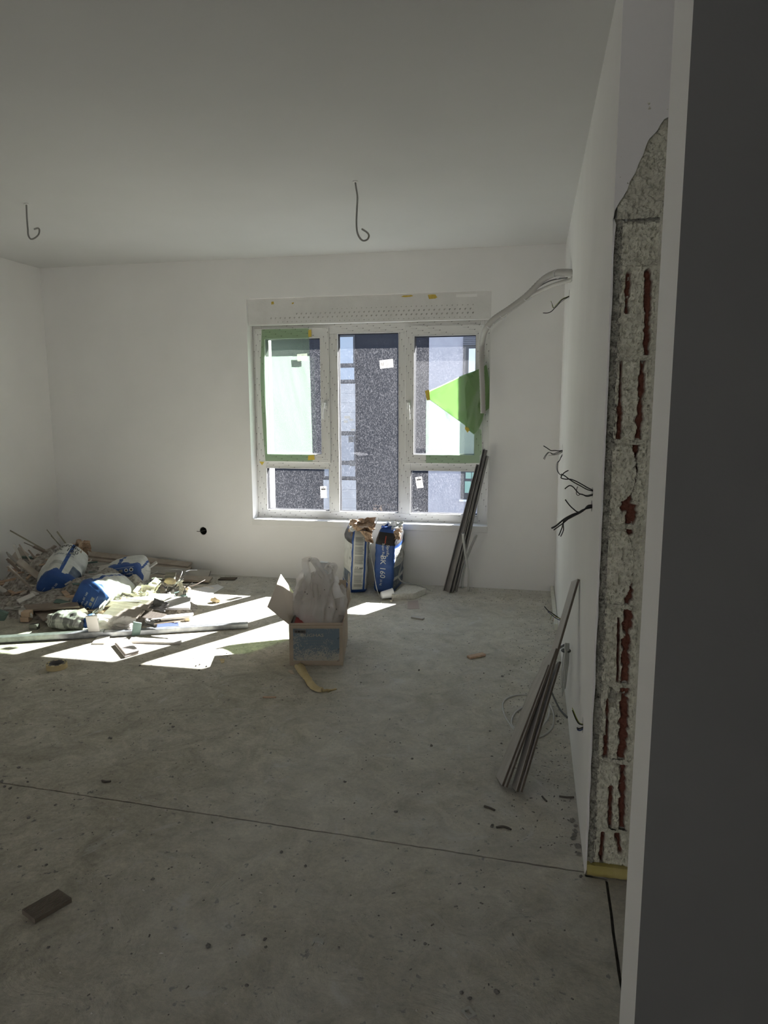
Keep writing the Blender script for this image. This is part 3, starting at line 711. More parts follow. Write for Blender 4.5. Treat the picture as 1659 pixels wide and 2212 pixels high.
# the sack with the blue narrow side to the viewer
o, M = standing(826, 1281, -.10, (.07, .05), .078, .150, .50, 1)
M = M @ Matrix.Translation((0, .150, .001))
sk = Sack(.078, .150, .50, .026, M, .012, seed=3, taper=pinch, wr=.006)
tB = thing('cement_sack', o, 'blue-sided cement sack standing right of its neighbour under the window, white lettering down it', 'sack', 'cement sacks standing under the window')
def colB(s, z):
    if z > .475: return 1
    if z > .385: return 2
    if -.086 < s < .094: return 1
    if s >= .094:
        if z > .355 or z < .03: return 1
        if z < .10: return 5
        if z < .13: return 0
        if z < .205: return 5
        return 0
    return 3
bd = sk.body(tB, SM, colB)
sk.print_side(tB, -.005, .215, 'BK 160', .062, TXTW, -math.pi/2)
sk.print_side(tB, .028, .345, 'Siprofix', .030, TXTW, -math.pi/2)
sk.print_side(tB, -.008, .345, 'Super Flex', .026, TXTW, -math.pi/2)
sk.print_side(tB, -.015, .085, '25 kg', .024, TXTW, -math.pi/2)
sk.print_side(tB, .185, .325, 'Siprofix', .046, BAGK)
sk.print_side(tB, .178, .285, 'BK 160', .046, BAGK)
sk.print_side(tB, .182, .252, 'Super Flex', .027, BAGS)
sk.quads_side(tB, [(.105, .238-.008*k, .30, .2405-.008*k) for k in range(3)] + [(.105, .213-.01*k, .33, .214-.01*k) for k in range(1)], BAGG)
sk.quads_side(tB, [(.0, .40, .008, .455), (.150, .415, .185, .440), (.20, .408, .215, .42)], BAGR, 'printed_marks')
def loops(cx, cz, r): return [(cx+r*math.cos(t*math.pi/6)-.0015, cz+r*math.sin(t*math.pi/6)-.0015, cx+r*math.cos(t*math.pi/6)+.0025, cz+r*math.sin(t*math.pi/6)+.0025) for t in range(12)]
sk.quads_side(tB, loops(.125, .065, .014)+loops(.2, .06, .012)+loops(.27, .06, .012), TXTW, 'printed_icons', nd=1)
sk.quads_side(tB, [(.13, .213, .14, .245-.03)], BAGK, 'printed_bar')
tops = sk.at(.0, .49)
crumple(sk.at(.06, .505)+V((.01, .05, .0)), .12, .10, 3, TXTW, 'torn_top', tB, .5, 12, ax=(.9, .3, 0), az=(0, .5, .8))
crumple(sk.at(.10, .47)+V((.015, .0, .0)), .07, .10, 8, KRAFT, 'torn_flap', tB, .5, 10, ax=(.5, .8, 0), az=(.2, 0, .9))
crumple(sk.at(-.02, .50)+V((0, .03, .0)), .08, .05, 5, BAGB, 'torn_top', tB, .4, 10, ax=(.95, .2, 0), az=(0, .6, .7))
# the sack with its grey printed narrow side to the viewer
o, M = standing(775, 1281, .46, (.045, .03), .070, .150, .50, 1)
M = M @ Matrix.Translation((0, .150, .001))
sk = Sack(.070, .150, .50, .024, M, .012, seed=9, taper=pinch, wr=.006)
tA = thing('cement_sack', o, 'grey-sided cement sack with torn brown paper top, left of the blue one under the window', 'sack', 'cement sacks standing under the window')
def colA(s, z):
    if z < .030: return 1
    if z > .47 and s < -.066: return 1
    if z > .385 and s < -.070: return 2
    if -.070 < s < -.054: return 1
    if .030 < s < .043: return 1
    if s < -.076:
        if z < .055: return 1
        if z < .063: return 0
        if z < .16 and s > -.30: return 5
        return 0
    if s > .05: return 3
    return 0
sk.body(tA, SM, colA)
rows = []
for k in range(48):
    z = .438-.0082*k
    if k % 9 == 8 or 25 < k < 30: continue
    rows.append((-.045, z, random.uniform(.012, .024), z+.0042))
    if k % 2: rows.append((.055, z, random.uniform(.075, .10), z+.0042))
sk.quads_side(tA, rows, BAGG)
sk.print_side(tA, -.028, .205, 'CE', .020, BAGK)
sk.quads_side(tA, [(-.008, .196, .022, .206)], BAGG, 'printed_stamp')
sk.print_side(tA, -.092, .355, 'x', .03, BAGK); sk.quads_side(tA, loops(-.098, .27, .016)+[(-.108, .262, -.09, .278)], BAGG, 'printed_badge', nd=1)
sk.quads_side(tA, [(-.14, .075, -.082, .13)], BAGG, 'printed_picture')
pt = sk.at(0, .49)
crumple(pt+V((.015, .0, -.005)), .17, .13, 2, KRAFT, 'torn_paper', tA, .45, 16, ax=(.95, .1, -.1), az=(.1, -.55, .75))
crumple(pt+V((.03, .05, .03)), .15, .11, 6, KRAFT, 'torn_paper', tA, .6, 16, ax=(.9, .35, 0), az=(0, .5, .8))
crumple(pt+V((-.05, .06, .025)), .12, .10, 12, KRAFT, 'torn_paper', tA, .55, 14, ax=(.8, .5, 0), az=(0, .3, .9))
crumple(pt+V((.055, -.015, -.045)), .085, .10, 15, KRAFT, 'torn_flap', tA, .4, 12, ax=(.9, .2, -.2), az=(-.25, -.2, .9))
crumple(sk.at(-.075, .49)+V((-.01, .0, .01)), .05, .05, 5, TXTW, 'torn_corner', tA, .4, 8, ax=(.9, .3, -.1), az=(-.2, .2, .9))
p0 = WY(802, 1152, 5.36); p1 = WY(817, 1118, 5.40)
tag(MB().plank(p0-V((.03, .01, .08)), p1, .016, .006).build('plastic_strip', CUPM), 'white plastic strip sticking up out of the torn grey cement sack', 'strip')
tag(MB().tube(spline([WY(803, 1150, 5.4), WY(801, 1138, 5.42), WY(801, 1126, 5.43), WY(804, 1120, 5.43)], 5), .002, 6).build('wire_end', GREYC), 'thin grey wire end poking out of the torn cement sack', 'wire')

# ------------------------------------------------------------------ cup, foam slab, loose straps near the sacks
c = FL(832, 1298); t = thing('plastic_cup', c, 'white disposable cup lying on its side before the blue cement sack', 'cup')
ax = V((.80, .42, .10)).normalized(); cs = c + V((-.035, .03, .033)); mb = MB()
ring_ = [(0, .0), (0, .026), (.004, .0275), (.088, .037), (.092, .0385), (.0915, .036), (.088, .0355), (.006, .0255), (.006, 0)]
sx_ = ax.cross(Z).normalized(); sz_ = sx_.cross(ax)
mb.grid(lambda u, v: cs + ax*ring_[min(8, int(round(v*8)))][0] + (sx_*math.cos(2*math.pi*u)+sz_*math.sin(2*math.pi*u))*ring_[min(8, int(round(v*8)))][1], 28, 8, closeu=True)
mb.build('cup_wall', CUPM, t, smooth=True)
MB().tube([cs+ax*.0905+(sx_*math.cos(2*math.pi*k/28)+sz_*math.sin(2*math.pi*k/28))*.0378 for k in range(29)], .0018, 6).build('rim', CUPM, t, smooth=True)
q = [FL(846, 1297), FL(896, 1294), FL(920, 1275, .03), FL(876, 1266, .03)]
q = [V((p.x, p.y, 0)) for p in q]; mb = MB()
def slabfn(u, v): return q[0].lerp(q[1], u).lerp(q[3].lerp(q[2], u), v)
mb.grid(lambda u, v: slabfn(u, v)+Z*(.045+.003*fbm(u*3, v*3, 1, 4, 4)), 36, 30)
for f in (lambda u: slabfn(u, 0), lambda u: slabfn(1, u), lambda u: slabfn(1-u, 1), lambda u: slabfn(0, 1-u)):
    mb.grid(lambda u, v, f=f: f(u)+Z*(.045*v+.0025*nse(u*40, v*6, 2, 1)) + V((.004*nse(u*30, v*5, 0, 1), .004*nse(u*30, v*5, 7, 1), 0)), 36, 5)
tag(mb.build('foam_slab', EPS, fix=False), 'broken white foam slab lying on the floor right of the cement sacks', 'foam slab')
lump(FL(845, 1300)+Z*.006, .012, .01, .008, 3, CREAM, 'foam_crumb'); o = bpy.data.objects['foam_crumb']; tag(o, 'small cream crumb at the front corner of the foam slab', 'crumb')
mb = MB(); pth = spline([WY(803, 1160, 5.30), WY(800, 1190, 5.16), WY(806, 1225, 5.12), WY(813, 1268, 5.09), FL(820, 1290, .004), FL(824, 1308, .003)], 6)
mb.tube(pth, .0032, 6); tag(mb.build('clear_strap', CLEAR, smooth=True), 'thin clear plastic strap hanging down the blue sack to the floor', 'strap')
mb = MB(); pth = spline([WY(858, 1160, 5.40), WY(866, 1178, 5.42), WY(872, 1195, 5.44), WY(868, 1215, 5.44), FL(862, 1250, .12), FL(885, 1261, .06), FL(905, 1264, .05), FL(930, 1276, .003)], 6)
mb.tube(pth, .006, 6); tag(mb.build('clear_strap', CLEAR, smooth=True), 'wide clear plastic band behind the blue sack trailing over the foam slab', 'strap')
mb = MB(); mb.prism([FL(881, 1299), FL(903, 1297), FL(906, 1315), FL(880, 1316)], (0, 0, .0015)); tag(mb.build('clear_sheet', PINKC), 'pinkish clear plastic sheet flat on the floor below the foam slab', 'sheet')

# ------------------------------------------------------------------ cardboard box with a carrier bag in it
A = FL(626, 1438); Bq = FL(741, 1438); e1 = (Bq-A); bw = e1.length; e1.normalize(); e2 = V((-e1.y, e1.x, 0)); bd_, bh = .46, .238; tk = .005
tb = thing('cardboard_box', (A+Bq)/2, 'open cardboard box with faded blue print in the middle of the floor', 'box')
def BX(u, v, z): return A + e1*u + e2*v + Z*z
def wallq(name, a, b_, z0, z1, inward, m):
    mb = MB(); mb.prism([a+Z*z0, b_+Z*z0, b_+Z*z1, a+Z*z1], inward*tk); return mb.build(name, m, tb)
wallq('front_panel', BX(0, 0, 0), BX(bw, 0, 0), .001, bh, e2, CARD)
wallq('back_panel', BX(0, bd_, 0), BX(bw, bd_, 0), .001, bh, -e2, CARD)
wallq('side_panel', BX(0, tk, 0), BX(0, bd_-tk, 0), .001, bh, e1, CARD)
wallq('side_panel', BX(bw, tk, 0), BX(bw, bd_-tk, 0), .001, bh, -e1, CARD)
MB().prism([BX(tk, tk, .001), BX(bw-tk, tk, .001), BX(bw-tk, bd_-tk, .001), BX(tk, bd_-tk, .001)], (0, 0, .005)).build('bottom', CARD, tb)
def flap(pts, m=CARDIN, name='flap'):
    n = (pts[1]-pts[0]).cross(pts[3]-pts[0]).normalized(); mb = MB(); mb.prism(pts, n*.004); return mb.build(name, m, tb)
flap([BX(.002, 0, bh), BX(.002, bd_, bh), WY(606, 1241, 4.14), WY(577, 1311, 3.60)])
flap([BX(.01, bd_, bh), BX(bw, bd_, bh), BX(bw-.01, bd_+.04, bh+.13), BX(.0, bd_+.05, bh+.14)])
flap([BX(bw-.002, 0, bh), BX(bw-.002, bd_, bh), WY(753, 1237, 4.12), WY(757, 1292, 3.70)])
mb = MB(); mb.prism([BX(0, -.001, bh-.012), BX(bw, -.001, bh-.012), BX(bw, .02, bh+.004), BX(0, .02, bh+.002)], (0, 0, .003)); mb.build('folded_rim', CARDIN, tb)
def dustblue():
    m = bpy.data.materials.new('faded_blue_print_under_dust'); m.use_nodes = True; t = m.node_tree; p = t.nodes['Principled BSDF']; L = t.links.new
    tc = t.nodes.new('ShaderNodeTexCoord'); n = t.nodes.new('ShaderNodeTexNoise'); n.inputs['Scale'].default_value = 150; n.inputs['Detail'].default_value = 3; L(tc.outputs['Object'], n.inputs[0])
    n2 = t.nodes.new('ShaderNodeTexNoise'); n2.inputs['Scale'].default_value = 9; n2.inputs['Detail'].default_value = 4; L(tc.outputs['Object'], n2.inputs[0])
    s = t.nodes.new('ShaderNodeSeparateXYZ'); L(tc.outputs['Object'], s.inputs[0])
    mr = t.nodes.new('ShaderNodeMapRange'); mr.inputs[1].default_value = .02; mr.inputs[2].default_value = .12; mr.inputs[3].default_value = .42; mr.inputs[4].default_value = 0; L(s.outputs[2], mr.inputs[0])
    ad = t.nodes.new('ShaderNodeMath'); L(n.outputs[0], ad.inputs[0]); L(mr.outputs[0], ad.inputs[1])
    ad2 = t.nodes.new('ShaderNodeMath'); ad2.operation = 'MULTIPLY_ADD'; L(n2.outputs[0], ad2.inputs[0]); ad2.inputs[1].default_value = .9; L(ad.outputs[0], ad2.inputs[2])
    r = t.nodes.new('ShaderNodeValToRGB'); e = r.color_ramp.elements; e[0].position = .98; e[1].position = 1.18; 
    r2 = t.nodes.new('ShaderNodeMapRange'); r2.inputs[1].default_value = 1.0; r2.inputs[2].default_value = 1.25; L(ad2.outputs[0], r2.inputs[0])
    x = t.nodes.new('ShaderNodeMix'); x.data_type = 'RGBA'; L(r2.outputs[0], x.inputs[0]); x.inputs[6].default_value = (.15, .205, .255, 1); x.inputs[7].default_value = (.42, .40, .35, 1)
    L(x.outputs[2], p.inputs['Base Color']); p.inputs['Roughness'].default_value = .8; return m
ko = -.0012
def onfront(x, y):      # photo pixel -> point on the front face of the box
    d = ray(x, y); n = e2; t_ = (A-CAM).dot(n)/d.dot(n); return CAM+d*t_
pn = [onfront(634, 1427), onfront(733, 1427), onfront(733, 1358), onfront(633, 1358)]
pp = MB().prism([p-e2*.0004 for p in pn], -e2*.0006).build('printed_panel', dustblue(), tb)
st = [onfront(635.5, 1367.5), onfront(661, 1368.5), onfront(661, 1360.5), onfront(635.5, 1359.5)]
sp_ = MB().prism([p-e2*.0012 for p in st], -e2*.0005).build('barcode_label', PAPER, tb)
mb = MB()
for k in range(22):
    if k % 7 == 5: continue
    a0 = onfront(638+k*.93, 1362.2); a1 = onfront(638+k*.93, 1366.2); mb.obox((a0+a1)/2-e2*.0019, e1*.0008*random.uniform(.6, 1.5), e2*.0002, (a0-a1)/2)
mb.build('barcode', BAGK, tb)
vs, fs = text_geo('BUGHAS', .040); oc = onfront(675, 1372.5)
MB().add([oc + e1*u*.82 + Z*v*.62 - e2*.0016 for u, v in vs], fs).build('lettering', mat('faded_gold_print', (.50, .44, .34), .8), tb, fix=False)
mb = MB()
for k, (y0, n_) in enumerate(((1384, 13), (1389, 12), (1396, 12), (1402, 10))):
    a0 = onfront(653, y0); mb.obox(a0+e1*.07-e2*.0012, e1*.075, e2*.0002, Z*.0009)
mb.build('printed_lines', mat('faded_line_print', (.26, .27, .27), .8), tb)
mb = MB()
for y0 in (1379, 1403, 1427):
    for dx in (0, 2.2):
        a0 = onfront(728.5+dx, y0+1.8); a1 = onfront(731.5+dx, y0-2.5); mb.plank(a0-e2*.0012, a1-e2*.0012, .0015, .0004, side=e1)
mb.build('hatch_marks', BAGK, tb)
# carrier bag
bc = BX(bw*.52, .155, 0)
prof = [(.10, .118), (.16, .132), (.215, .138), (.26, .155), (.31, .158), (.36, .146), (.41, .125), (.45, .10), (.48, .07), (.50, .02)]
def pr(z):
    for (z0, r0), (z1, r1) in zip(prof, prof[1:]):
        if z <= z1: return r0+(r1-r0)*(z-z0)/(z1-z0)
    return prof[-1][1]
mb = MB()
def bagfn(u, v):
    z = .10+.40*v; th = 2*math.pi*u; r = pr(z); d = V((math.cos(th), math.sin(th), 0))
    rid = abs(noise.noise(V((d.x*2.2, d.y*2.2, z*5))))*.9 + abs(noise.noise(V((d.x*4.5+3, d.y*4.5, z*11))))*.5 + .35*noise.noise(V((th*3.0 if u < .5 else (th-2*math.pi)*3.0, 2, z*3)))*0
    ve = .25*math.sin(th*9+5*noise.noise(V((d.x, d.y, z*6))))*max(0, v-.35)
    k = (1.05 - .42*rid + .08*ve)
    if z > bh: k *= 1.0
    else: k = min(k, .98)
    p = bc + e1*d.x*r*k*1.0 + e2*d.y*r*k*.92 + Z*(z+.015*noise.noise(V((d.x*3, d.y*3, z*8)))*(1 if v > .3 else 0))
    p += e1*(-.012*max(0, v-.4)) 
    return p
mb.grid(bagfn, 96, 60, closeu=True)
tc_ = thing('carrier_bag', bc+Z*.10, 'crumpled white plastic carrier bag stuffed into the cardboard box', 'bag')
mb.build('bag_body', POLY, tc_, smooth=True, fix=False)
def ribbon(pts, widths, m, name, parent, wav=.008, seed=0, sidev=None, nw=6, smooth=True):
    pts = spline(pts, 7); n = len(pts)
    if not isinstance(widths, list): widths = [widths]*n
    else:
        w0 = widths; widths = [w0[int(i/(n-1)*(len(w0)-1)-1e-6)] + (w0[min(len(w0)-1, int(i/(n-1)*(len(w0)-1)-1e-6)+1)]-w0[int(i/(n-1)*(len(w0)-1)-1e-6)])*((i/(n-1)*(len(w0)-1)) % 1 if i < n-1 else 1) for i in range(n)]
    mb = MB()
    def fn(u, v):
        i = min(n-1, int(round(v*(n-1)))); d = (pts[min(i+1, n-1)]-pts[max(i-1, 0)]).normalized()
        s = V(sidev) if sidev else V((1, 0, 0)); s = (s-d*s.dot(d)).normalized(); nn = d.cross(s)
        w = widths[i]
        return pts[i] + s*(u-.5)*w + nn*(wav*noise.noise(V((u*4+seed, v*7, seed))) + .25*w*(1-(2*u-1)**2)*(1 if wav else 0))
    mb.grid(fn, nw, n-1); return mb.build(name, m, parent, smooth=smooth, fix=False)
hb = lambda x, y, Y: WY(x, y, Y)
ribbon([hb(668, 1292, 3.70), hb(663, 1262, 3.71), hb(660, 1232, 3.73), hb(663, 1210, 3.76), hb(672, 1203, 3.78), hb(682, 1212, 3.78), hb(692, 1228, 3.76), hb(702, 1250, 3.74), hb(700, 1285, 3.71)], [.085, .08, .07, .05, .045, .045, .055, .065, .08], POLY, 'handle', tc_, .028, 1, (.8, -.6, 0))
ribbon([hb(703, 1285, 3.70), hb(712, 1255, 3.72), hb(714, 1235, 3.75), hb(707, 1224, 3.77), hb(712, 1218, 3.78), hb(721, 1222, 3.77), hb(722, 1240, 3.74), hb(727, 1262, 3.73), hb(735, 1290, 3.72)], [.09, .075, .055, .04, .035, .035, .05, .07, .10], POLY, 'handle', tc_, .028, 5, (.8, -.6, 0))
ribbon([hb(676, 1300, 3.69), hb(684, 1270, 3.70), hb(690, 1245, 3.73), hb(688, 1222, 3.78)], [.06, .07, .06, .03], POLY, 'handle_gusset', tc_, .016, 8, (.9, -.3, 0))
ribbon([hb(640, 1300, 3.70), hb(645, 1275, 3.72), hb(650, 1250, 3.76), hb(656, 1232, 3.78)], [.05, .06, .05, .02], POLY, 'bag_fold', tc_, .016, 11, (.9, -.3, 0))
ribbon([hb(738, 1330, 3.72), hb(742, 1300, 3.73), hb(740, 1275, 3.76), hb(735, 1262, 3.80)], [.05, .05, .04, .02], POLY, 'bag_fold', tc_, .016, 14, (.9, -.3, 0))
mb = MB()
for x, y in ((659, 1279), (663.5, 1283), (701, 1274), (727, 1316), (711, 1312)): mb.obox(WY(x, y, 3.655), RGT*.0022, FWD*.0006, UPV*.0022)
mb.build('printed_specks', BAGK, tc_)
tag(MB().plank(WY(700, 1214, 3.93), V((WY(700, 1214, 3.93).x, 3.93, .03)), .05, .03, .35, side=(1, .3, 0)).build('plastic_box_end', CUPM), 'white plastic box end showing behind the carrier bag handles', 'plastic box')
mb = MB(); mb.prism([BX(.02, .02, .222), BX(.145, .012, .216), BX(.13, .12, .25), BX(.03, .13, .262)], (0, 0, .004))
mz = mb.build('magazine', mat('red_glossy_cover', (.34, .06, .06), .4)); tag(mz, 'red printed leaflet under the carrier bag in the cardboard box', 'leaflet')
MB().prism([BX(.012, .03, .2265), BX(.022, .0215, .2265), BX(.033, .13, .267), BX(.02, .13, .267)], (0, 0, .001)).build('white_margin', PAPER, mz)
# tape lying in front of it
ribbon([FL(646, 1438, .002), FL(654, 1452, .006), FL(664, 1466, .010), FL(676, 1482, .010), FL(690, 1490, .008), FL(708, 1490, .007), FL(727, 1487, .004)], [.055, .052, .040, .048, .050, .026, .014], MASK, 'tape_strip', None, .010, 3, (1, .25, 0), 8)
o = bpy.data.objects['tape_strip']; tag(o, 'crinkled length of masking tape on the floor in front of the cardboard box', 'tape')
# masking tape roll
c = FL(123, 1443); c.z = 0; t = thing('tape_roll', c, 'roll of masking tape lying flat on the floor at the left', 'tape roll')
def annulus(r0, r1, z0, z1, name, m, n=36):
    mb = MB(); mb.grid(lambda u, v: c+V((math.cos(2*math.pi*u), math.sin(2*math.pi*u), 0))*[r0, r1, r1, r0, r0][int(round(v*4))]+Z*[z0, z0, z1, z1, z0][int(round(v*4))], n, 4, closeu=True); return mb.build(name, m, t)
annulus(.040, .055, 0, .030, 'tape_band', MASK); annulus(.0375, .0405, .001, .031, 'core', mat('grey_core_card', (.16, .155, .15), .8))
mb = MB()
for k in range(7):
    an = 2*math.pi*k/7; d0 = V((math.cos(an), math.sin(an), 0)); d1 = V((-math.sin(an), math.cos(an), 0)); mb.obox(c+d0*.0472+Z*.0306, d0*.004, d1*.012, Z*.0006)
mb.build('side_print', mat('dark_roll_print', (.14, .13, .11), .7), t)

# ------------------------------------------------------------------ steel profiles
def channel(p0, p1, w, h, sidev, name, m, parent=None, lip=.006, th=.002):
    p0, p1 = V(p0), V(p1); d = (p1-p0).normalized(); s = V(sidev); s = (s-d*s.dot(d)).normalized(); n = s.cross(d).normalized(); mb = MB()
    L_ = (p1-p0)/2; c = (p0+p1)/2
    mb.obox(c, L_, s*w/2, n*th/2)
    for k in (-1, 1):
        mb.obox(c+s*k*(w/2-th/2)+n*h/2, L_, s*th/2, n*h/2); mb.obox(c+s*k*(w/2-lip/2)+n*h, L_, s*lip/2, n*th/2)
    for k in (-.25, .25): mb.obox(c+s*k*w-n*th*.6, L_, s*.003, n*th*.4)
    return mb.build(name, m, parent)
a, bq = FL(-60, 1390), FL(300, 1367)
tag(channel(FL(-60, 1391)+Z*.036, FL(225, 1374)+Z*.036, .055, .030, (0, 1, 0), 'steel_stud', GALV), 'long galvanised steel stud on the floor running out of the left edge', 'steel stud', 'steel studs on the floor')
tag(channel(FL(150, 1379)+Z*.030, FL(536, 1355)+Z*.030, .050, .027, (0, 1, 0), 'steel_stud', GALV), 'galvanised steel stud on the floor before the rubbish heap, its end in the sunlight', 'steel stud', 'steel studs on the floor')
# profiles leaning in the right window corner
lab = ['wide dark steel profile leaning in the right window corner, nearest the sill', 'middle dark steel profile of the three leaning in the right window corner', 'dark steel profile leaning in the right window corner, nearest the white wall']
for k, (bx_, by_, tx, ty, w) in enumerate(((966, 1279, 1038, 1005, .055), (977, 1279, 1049, 972, .030), (985, 1278, 1053, 985, .022))):
    p0 = FL(bx_, by_); p1 = WY(tx, ty, 5.50-.004*k)
    tag(channel(p0+Z*.004, p1, w, .026, (1, -.25, 0), 'leaning_profile', DKMET), lab[k], 'steel profile', 'steel profiles leaning at the window')
# two upright plastic pipes by them
for k, (pts, lb) in enumerate((([(1000, 1152), (1003, 1180), (1008, 1212), (1012, 1242), (1011, 1277)], 'white plastic pipe rising from the floor with its tip leaning left, below the window'), ([(1029, 1156), (1018, 1180), (1007, 1210), (1001, 1240), (998, 1270)], 'white plastic pipe rising from the floor with its tip leaning right, below the window'))):
    Y0 = 5.42+.03*k; g = FL(*pts[-1]); Y0 = g.y; P3 = spline([WY(x, y, Y0-(.16-.04*i if k == 0 else 0)) for i, (x, y) in enumerate(pts[:-1])]+[V((g.x, g.y, 0))], 5)
    t = thing('water_pipe', g, lb, 'pipe', 'pipe stubs below the window'); MB().tube(P3, .0095, 12).build('pipe_wall', WHITEC, t, smooth=True)
    d = (P3[0]-P3[1]).normalized(); MB().tube([P3[0]+d*.0002, P3[0]+d*.001], .0058, 12).build('bore_shade', BLACKC, t)  # black disc on the closed tip stands for shade inside the pipe

# ------------------------------------------------------------------ ducts and wiring
def lerpY(pts, ya, yb): n = len(pts); return [WY(x, y, ya+(yb-ya)*(i/(n-1))**.8) for i, (x, y) in enumerate(pts)]
dct = thing('conduit_bundle', S_duct, 'pair of grey corrugated conduits tied together from the right wall to the window corner', 'conduit')
A1 = lerpY([(1238, 591), (1215, 588), (1197, 591), (1172, 605), (1136, 640), (1100, 667), (1066, 690), (1049, 712), (1042, 740), (1040, 780), (1042, 830), (1043.5, 893)], S_duct.y, 5.45)
A1[-4:] = [WY(1042, 740, 5.45), WY(1040, 785, 5.45), WY(1042, 835, 5.45), WY(1043.5, 893, 5.45)]
B1 = lerpY([(1238, 601), (1210, 611), (1175, 624), (1145, 640), (1112, 664), (1080, 688), (1060, 702), (1050, 715)], S_duct.y, 5.45)
def corr(pts, r, name, m, step=14):
    p = spline(pts, step); MB().tube(p, [r*(1.0 if i % 2 else .9) for i in range(len(p))], 10).build(name, m, dct, smooth=True)
A1[0] = S_duct+V((.03, 0, .012)); B1[0] = S_duct+V((.03, 0, -.02))
corr(A1, .021, 'insulated_pipe', CONDM); corr(B1, .013, 'conduit', mat('pale_conduit', (.50, .485, .46), .5))
MB().tube(spline(lerpY([(1225, 600), (1190, 606), (1160, 622), (1120, 650), (1085, 676), (1062, 694)], S_duct.y+.1, 5.44), 6), .004, 6).build('lead', GREYC, dct, smooth=True)
for x, y, Y in ((1205, 590, 5.0), (1140, 642, 5.20), (1090, 680, 5.33), (1062, 700, 5.42)): 
    p = min(spline(A1, 14), key=lambda q_: (q_-CAM).normalized().cross(ray(x, y).normalized()).length); i = 0
    MB().tube([p+V((.024*math.cos(k*math.pi/6), 0, -.008+.028*math.sin(k*math.pi/6))) for k in range(13)], .0022, 6).build('cable_tie', CUPM, dct)

def wires(name, S, strands, label, Y=None, group=None):
    t = thing(name, S, label, 'wires', group)
    for pts, m, r, dy in strands:
        Y0 = (Y or S.y); P3 = [S+V((.02, 0, 0))+V((0, 0, dy*.3))] + [WY(x, y, Y0+dy) for x, y in pts]
        MB().tube(spline(P3, 6), r*.78, 6).build('wire', m, t, smooth=True)
    return t
wires('wall_wires', S_top, [([(1228, 641), (1214, 648), (1202, 661), (1192, 672), (1183, 676), (1173, 676)], BLACKC, .0035, 0), ([(1228, 640), (1214, 646), (1204, 656), (1195, 665), (1192, 655), (1190, 650)], GRNYEL, .0022, .006), ([(1226, 643), (1210, 654), (1198, 666), (1194, 660), (1191, 652)], GREYC, .0022, -.006)], 'thin cut wires sticking out of the right wall just below the conduit', group='wire ends in the right wall')
wires('wall_wires', S_a, [([(1208, 974), (1199, 973), (1190, 973), (1182, 968), (1174, 963)], BLACKC, .0045, 0), ([(1205, 977), (1195, 980), (1185, 977), (1178, 984), (1174, 991)], BLACKC, .003, .005), ([(1206, 979), (1194, 982), (1187, 977), (1180, 984), (1176, 993)], GREYC, .003, -.005), ([(1208, 981), (1195, 983), (1185, 984)], GREYC, .0018, .009),
    ([(1213, 985), (1209, 994), (1205, 1000), (1204, 1012), (1207, 1022), (1214, 1028), (1226, 1036)], BLACKC, .0035, 0), ([(1210, 992), (1203, 1000), (1202, 1012), (1206, 1022)], BLUEC, .0016, .004)], 'black wire bundle sticking out of the right wall at window mid height', group='wire ends in the right wall')
wires('wall_wires', S_b, [([(1272, 1055), (1258, 1047), (1243, 1039), (1231, 1035), (1222, 1035), (1212, 1032), (1216, 1024), (1222, 1019), (1228, 1016)], BLACKC, .0026, 0), ([(1270, 1058), (1255, 1050), (1240, 1042), (1228, 1034), (1220, 1028), (1212, 1024)], BLACKC, .0026, .006), ([(1270, 1072), (1260, 1069), (1251, 1066), (1245, 1060), (1238, 1052), (1230, 1049), (1220, 1056)], BLACKC, .0026, -.006), ([(1268, 1070), (1256, 1067), (1249, 1070), (1245, 1066), (1246, 1056), (1248, 1051)], GREYC, .0018, .003)], 'two thin black wires curling out of the right wall above the thick bundle', group='wire ends in the right wall')
wires('wall_wires', S_c, [([(1272, 1092), (1262, 1101), (1250, 1107), (1236, 1112), (1218, 1122), (1201, 1136), (1191, 1141)], BLACKC, .0040, 0), ([(1271, 1094), (1260, 1103), (1248, 1110), (1234, 1116), (1215, 1131), (1196, 1145)], BLACKC, .0030, .005), ([(1270, 1095), (1258, 1104), (1240, 1113), (1219, 1124), (1214, 1140), (1207, 1157)], BLACKC, .0026, -.005), ([(1270, 1097), (1255, 1107), (1236, 1117), (1218, 1128), (1217, 1145), (1211, 1159)], GREYC, .0026, .008), ([(1262, 1100), (1249, 1106), (1238, 1099), (1229, 1090), (1221, 1079)], BLACKC, .0026, -.008)], 'thick black wire bundle drooping from the right wall beside the stripped brick', group='wire ends in the right wall')
wires('wall_wires', S_d, [([(1212, 1338), (1202, 1331), (1192, 1324), (1184, 1319), (1176, 1310)], BLACKC, .0035, 0), ([(1212, 1340), (1200, 1335), (1191, 1327), (1183, 1321)], BLUEC, .003, .005), ([(1204, 1334), (1194, 1328), (1190, 1334), (1188, 1339)], GRNYEL, .0018, -.004), ([(1200, 1333), (1196, 1336), (1195, 1342)], COPPER, .0014, .003)], 'short black wire ends sticking out low on the right wall behind the leaning boards', group='wire ends in the right wall')
wires('wall_wires', S_e, [([(1253, 1564), (1246, 1556), (1241, 1545), (1237, 1534)], BLACKC, .0038, 0), ([(1254, 1563), (1247, 1554), (1242, 1543), (1236, 1529)], GRNYEL, .0018, -.004), ([(1255, 1573), (1250, 1574), (1246, 1572)], BLACKC, .0034, .003), ([(1255, 1577), (1249, 1577), (1247, 1575)], BLUEC, .003, -.003)], 'short cut wires in the lowest slot of the right wall near the stripped brick', group='wire ends in the right wall')
t = thing('wall_hole_wire', V((hc.x, YF, hc.z)), 'grey wire end poking out of the round socket hole in the far wall', 'wire')
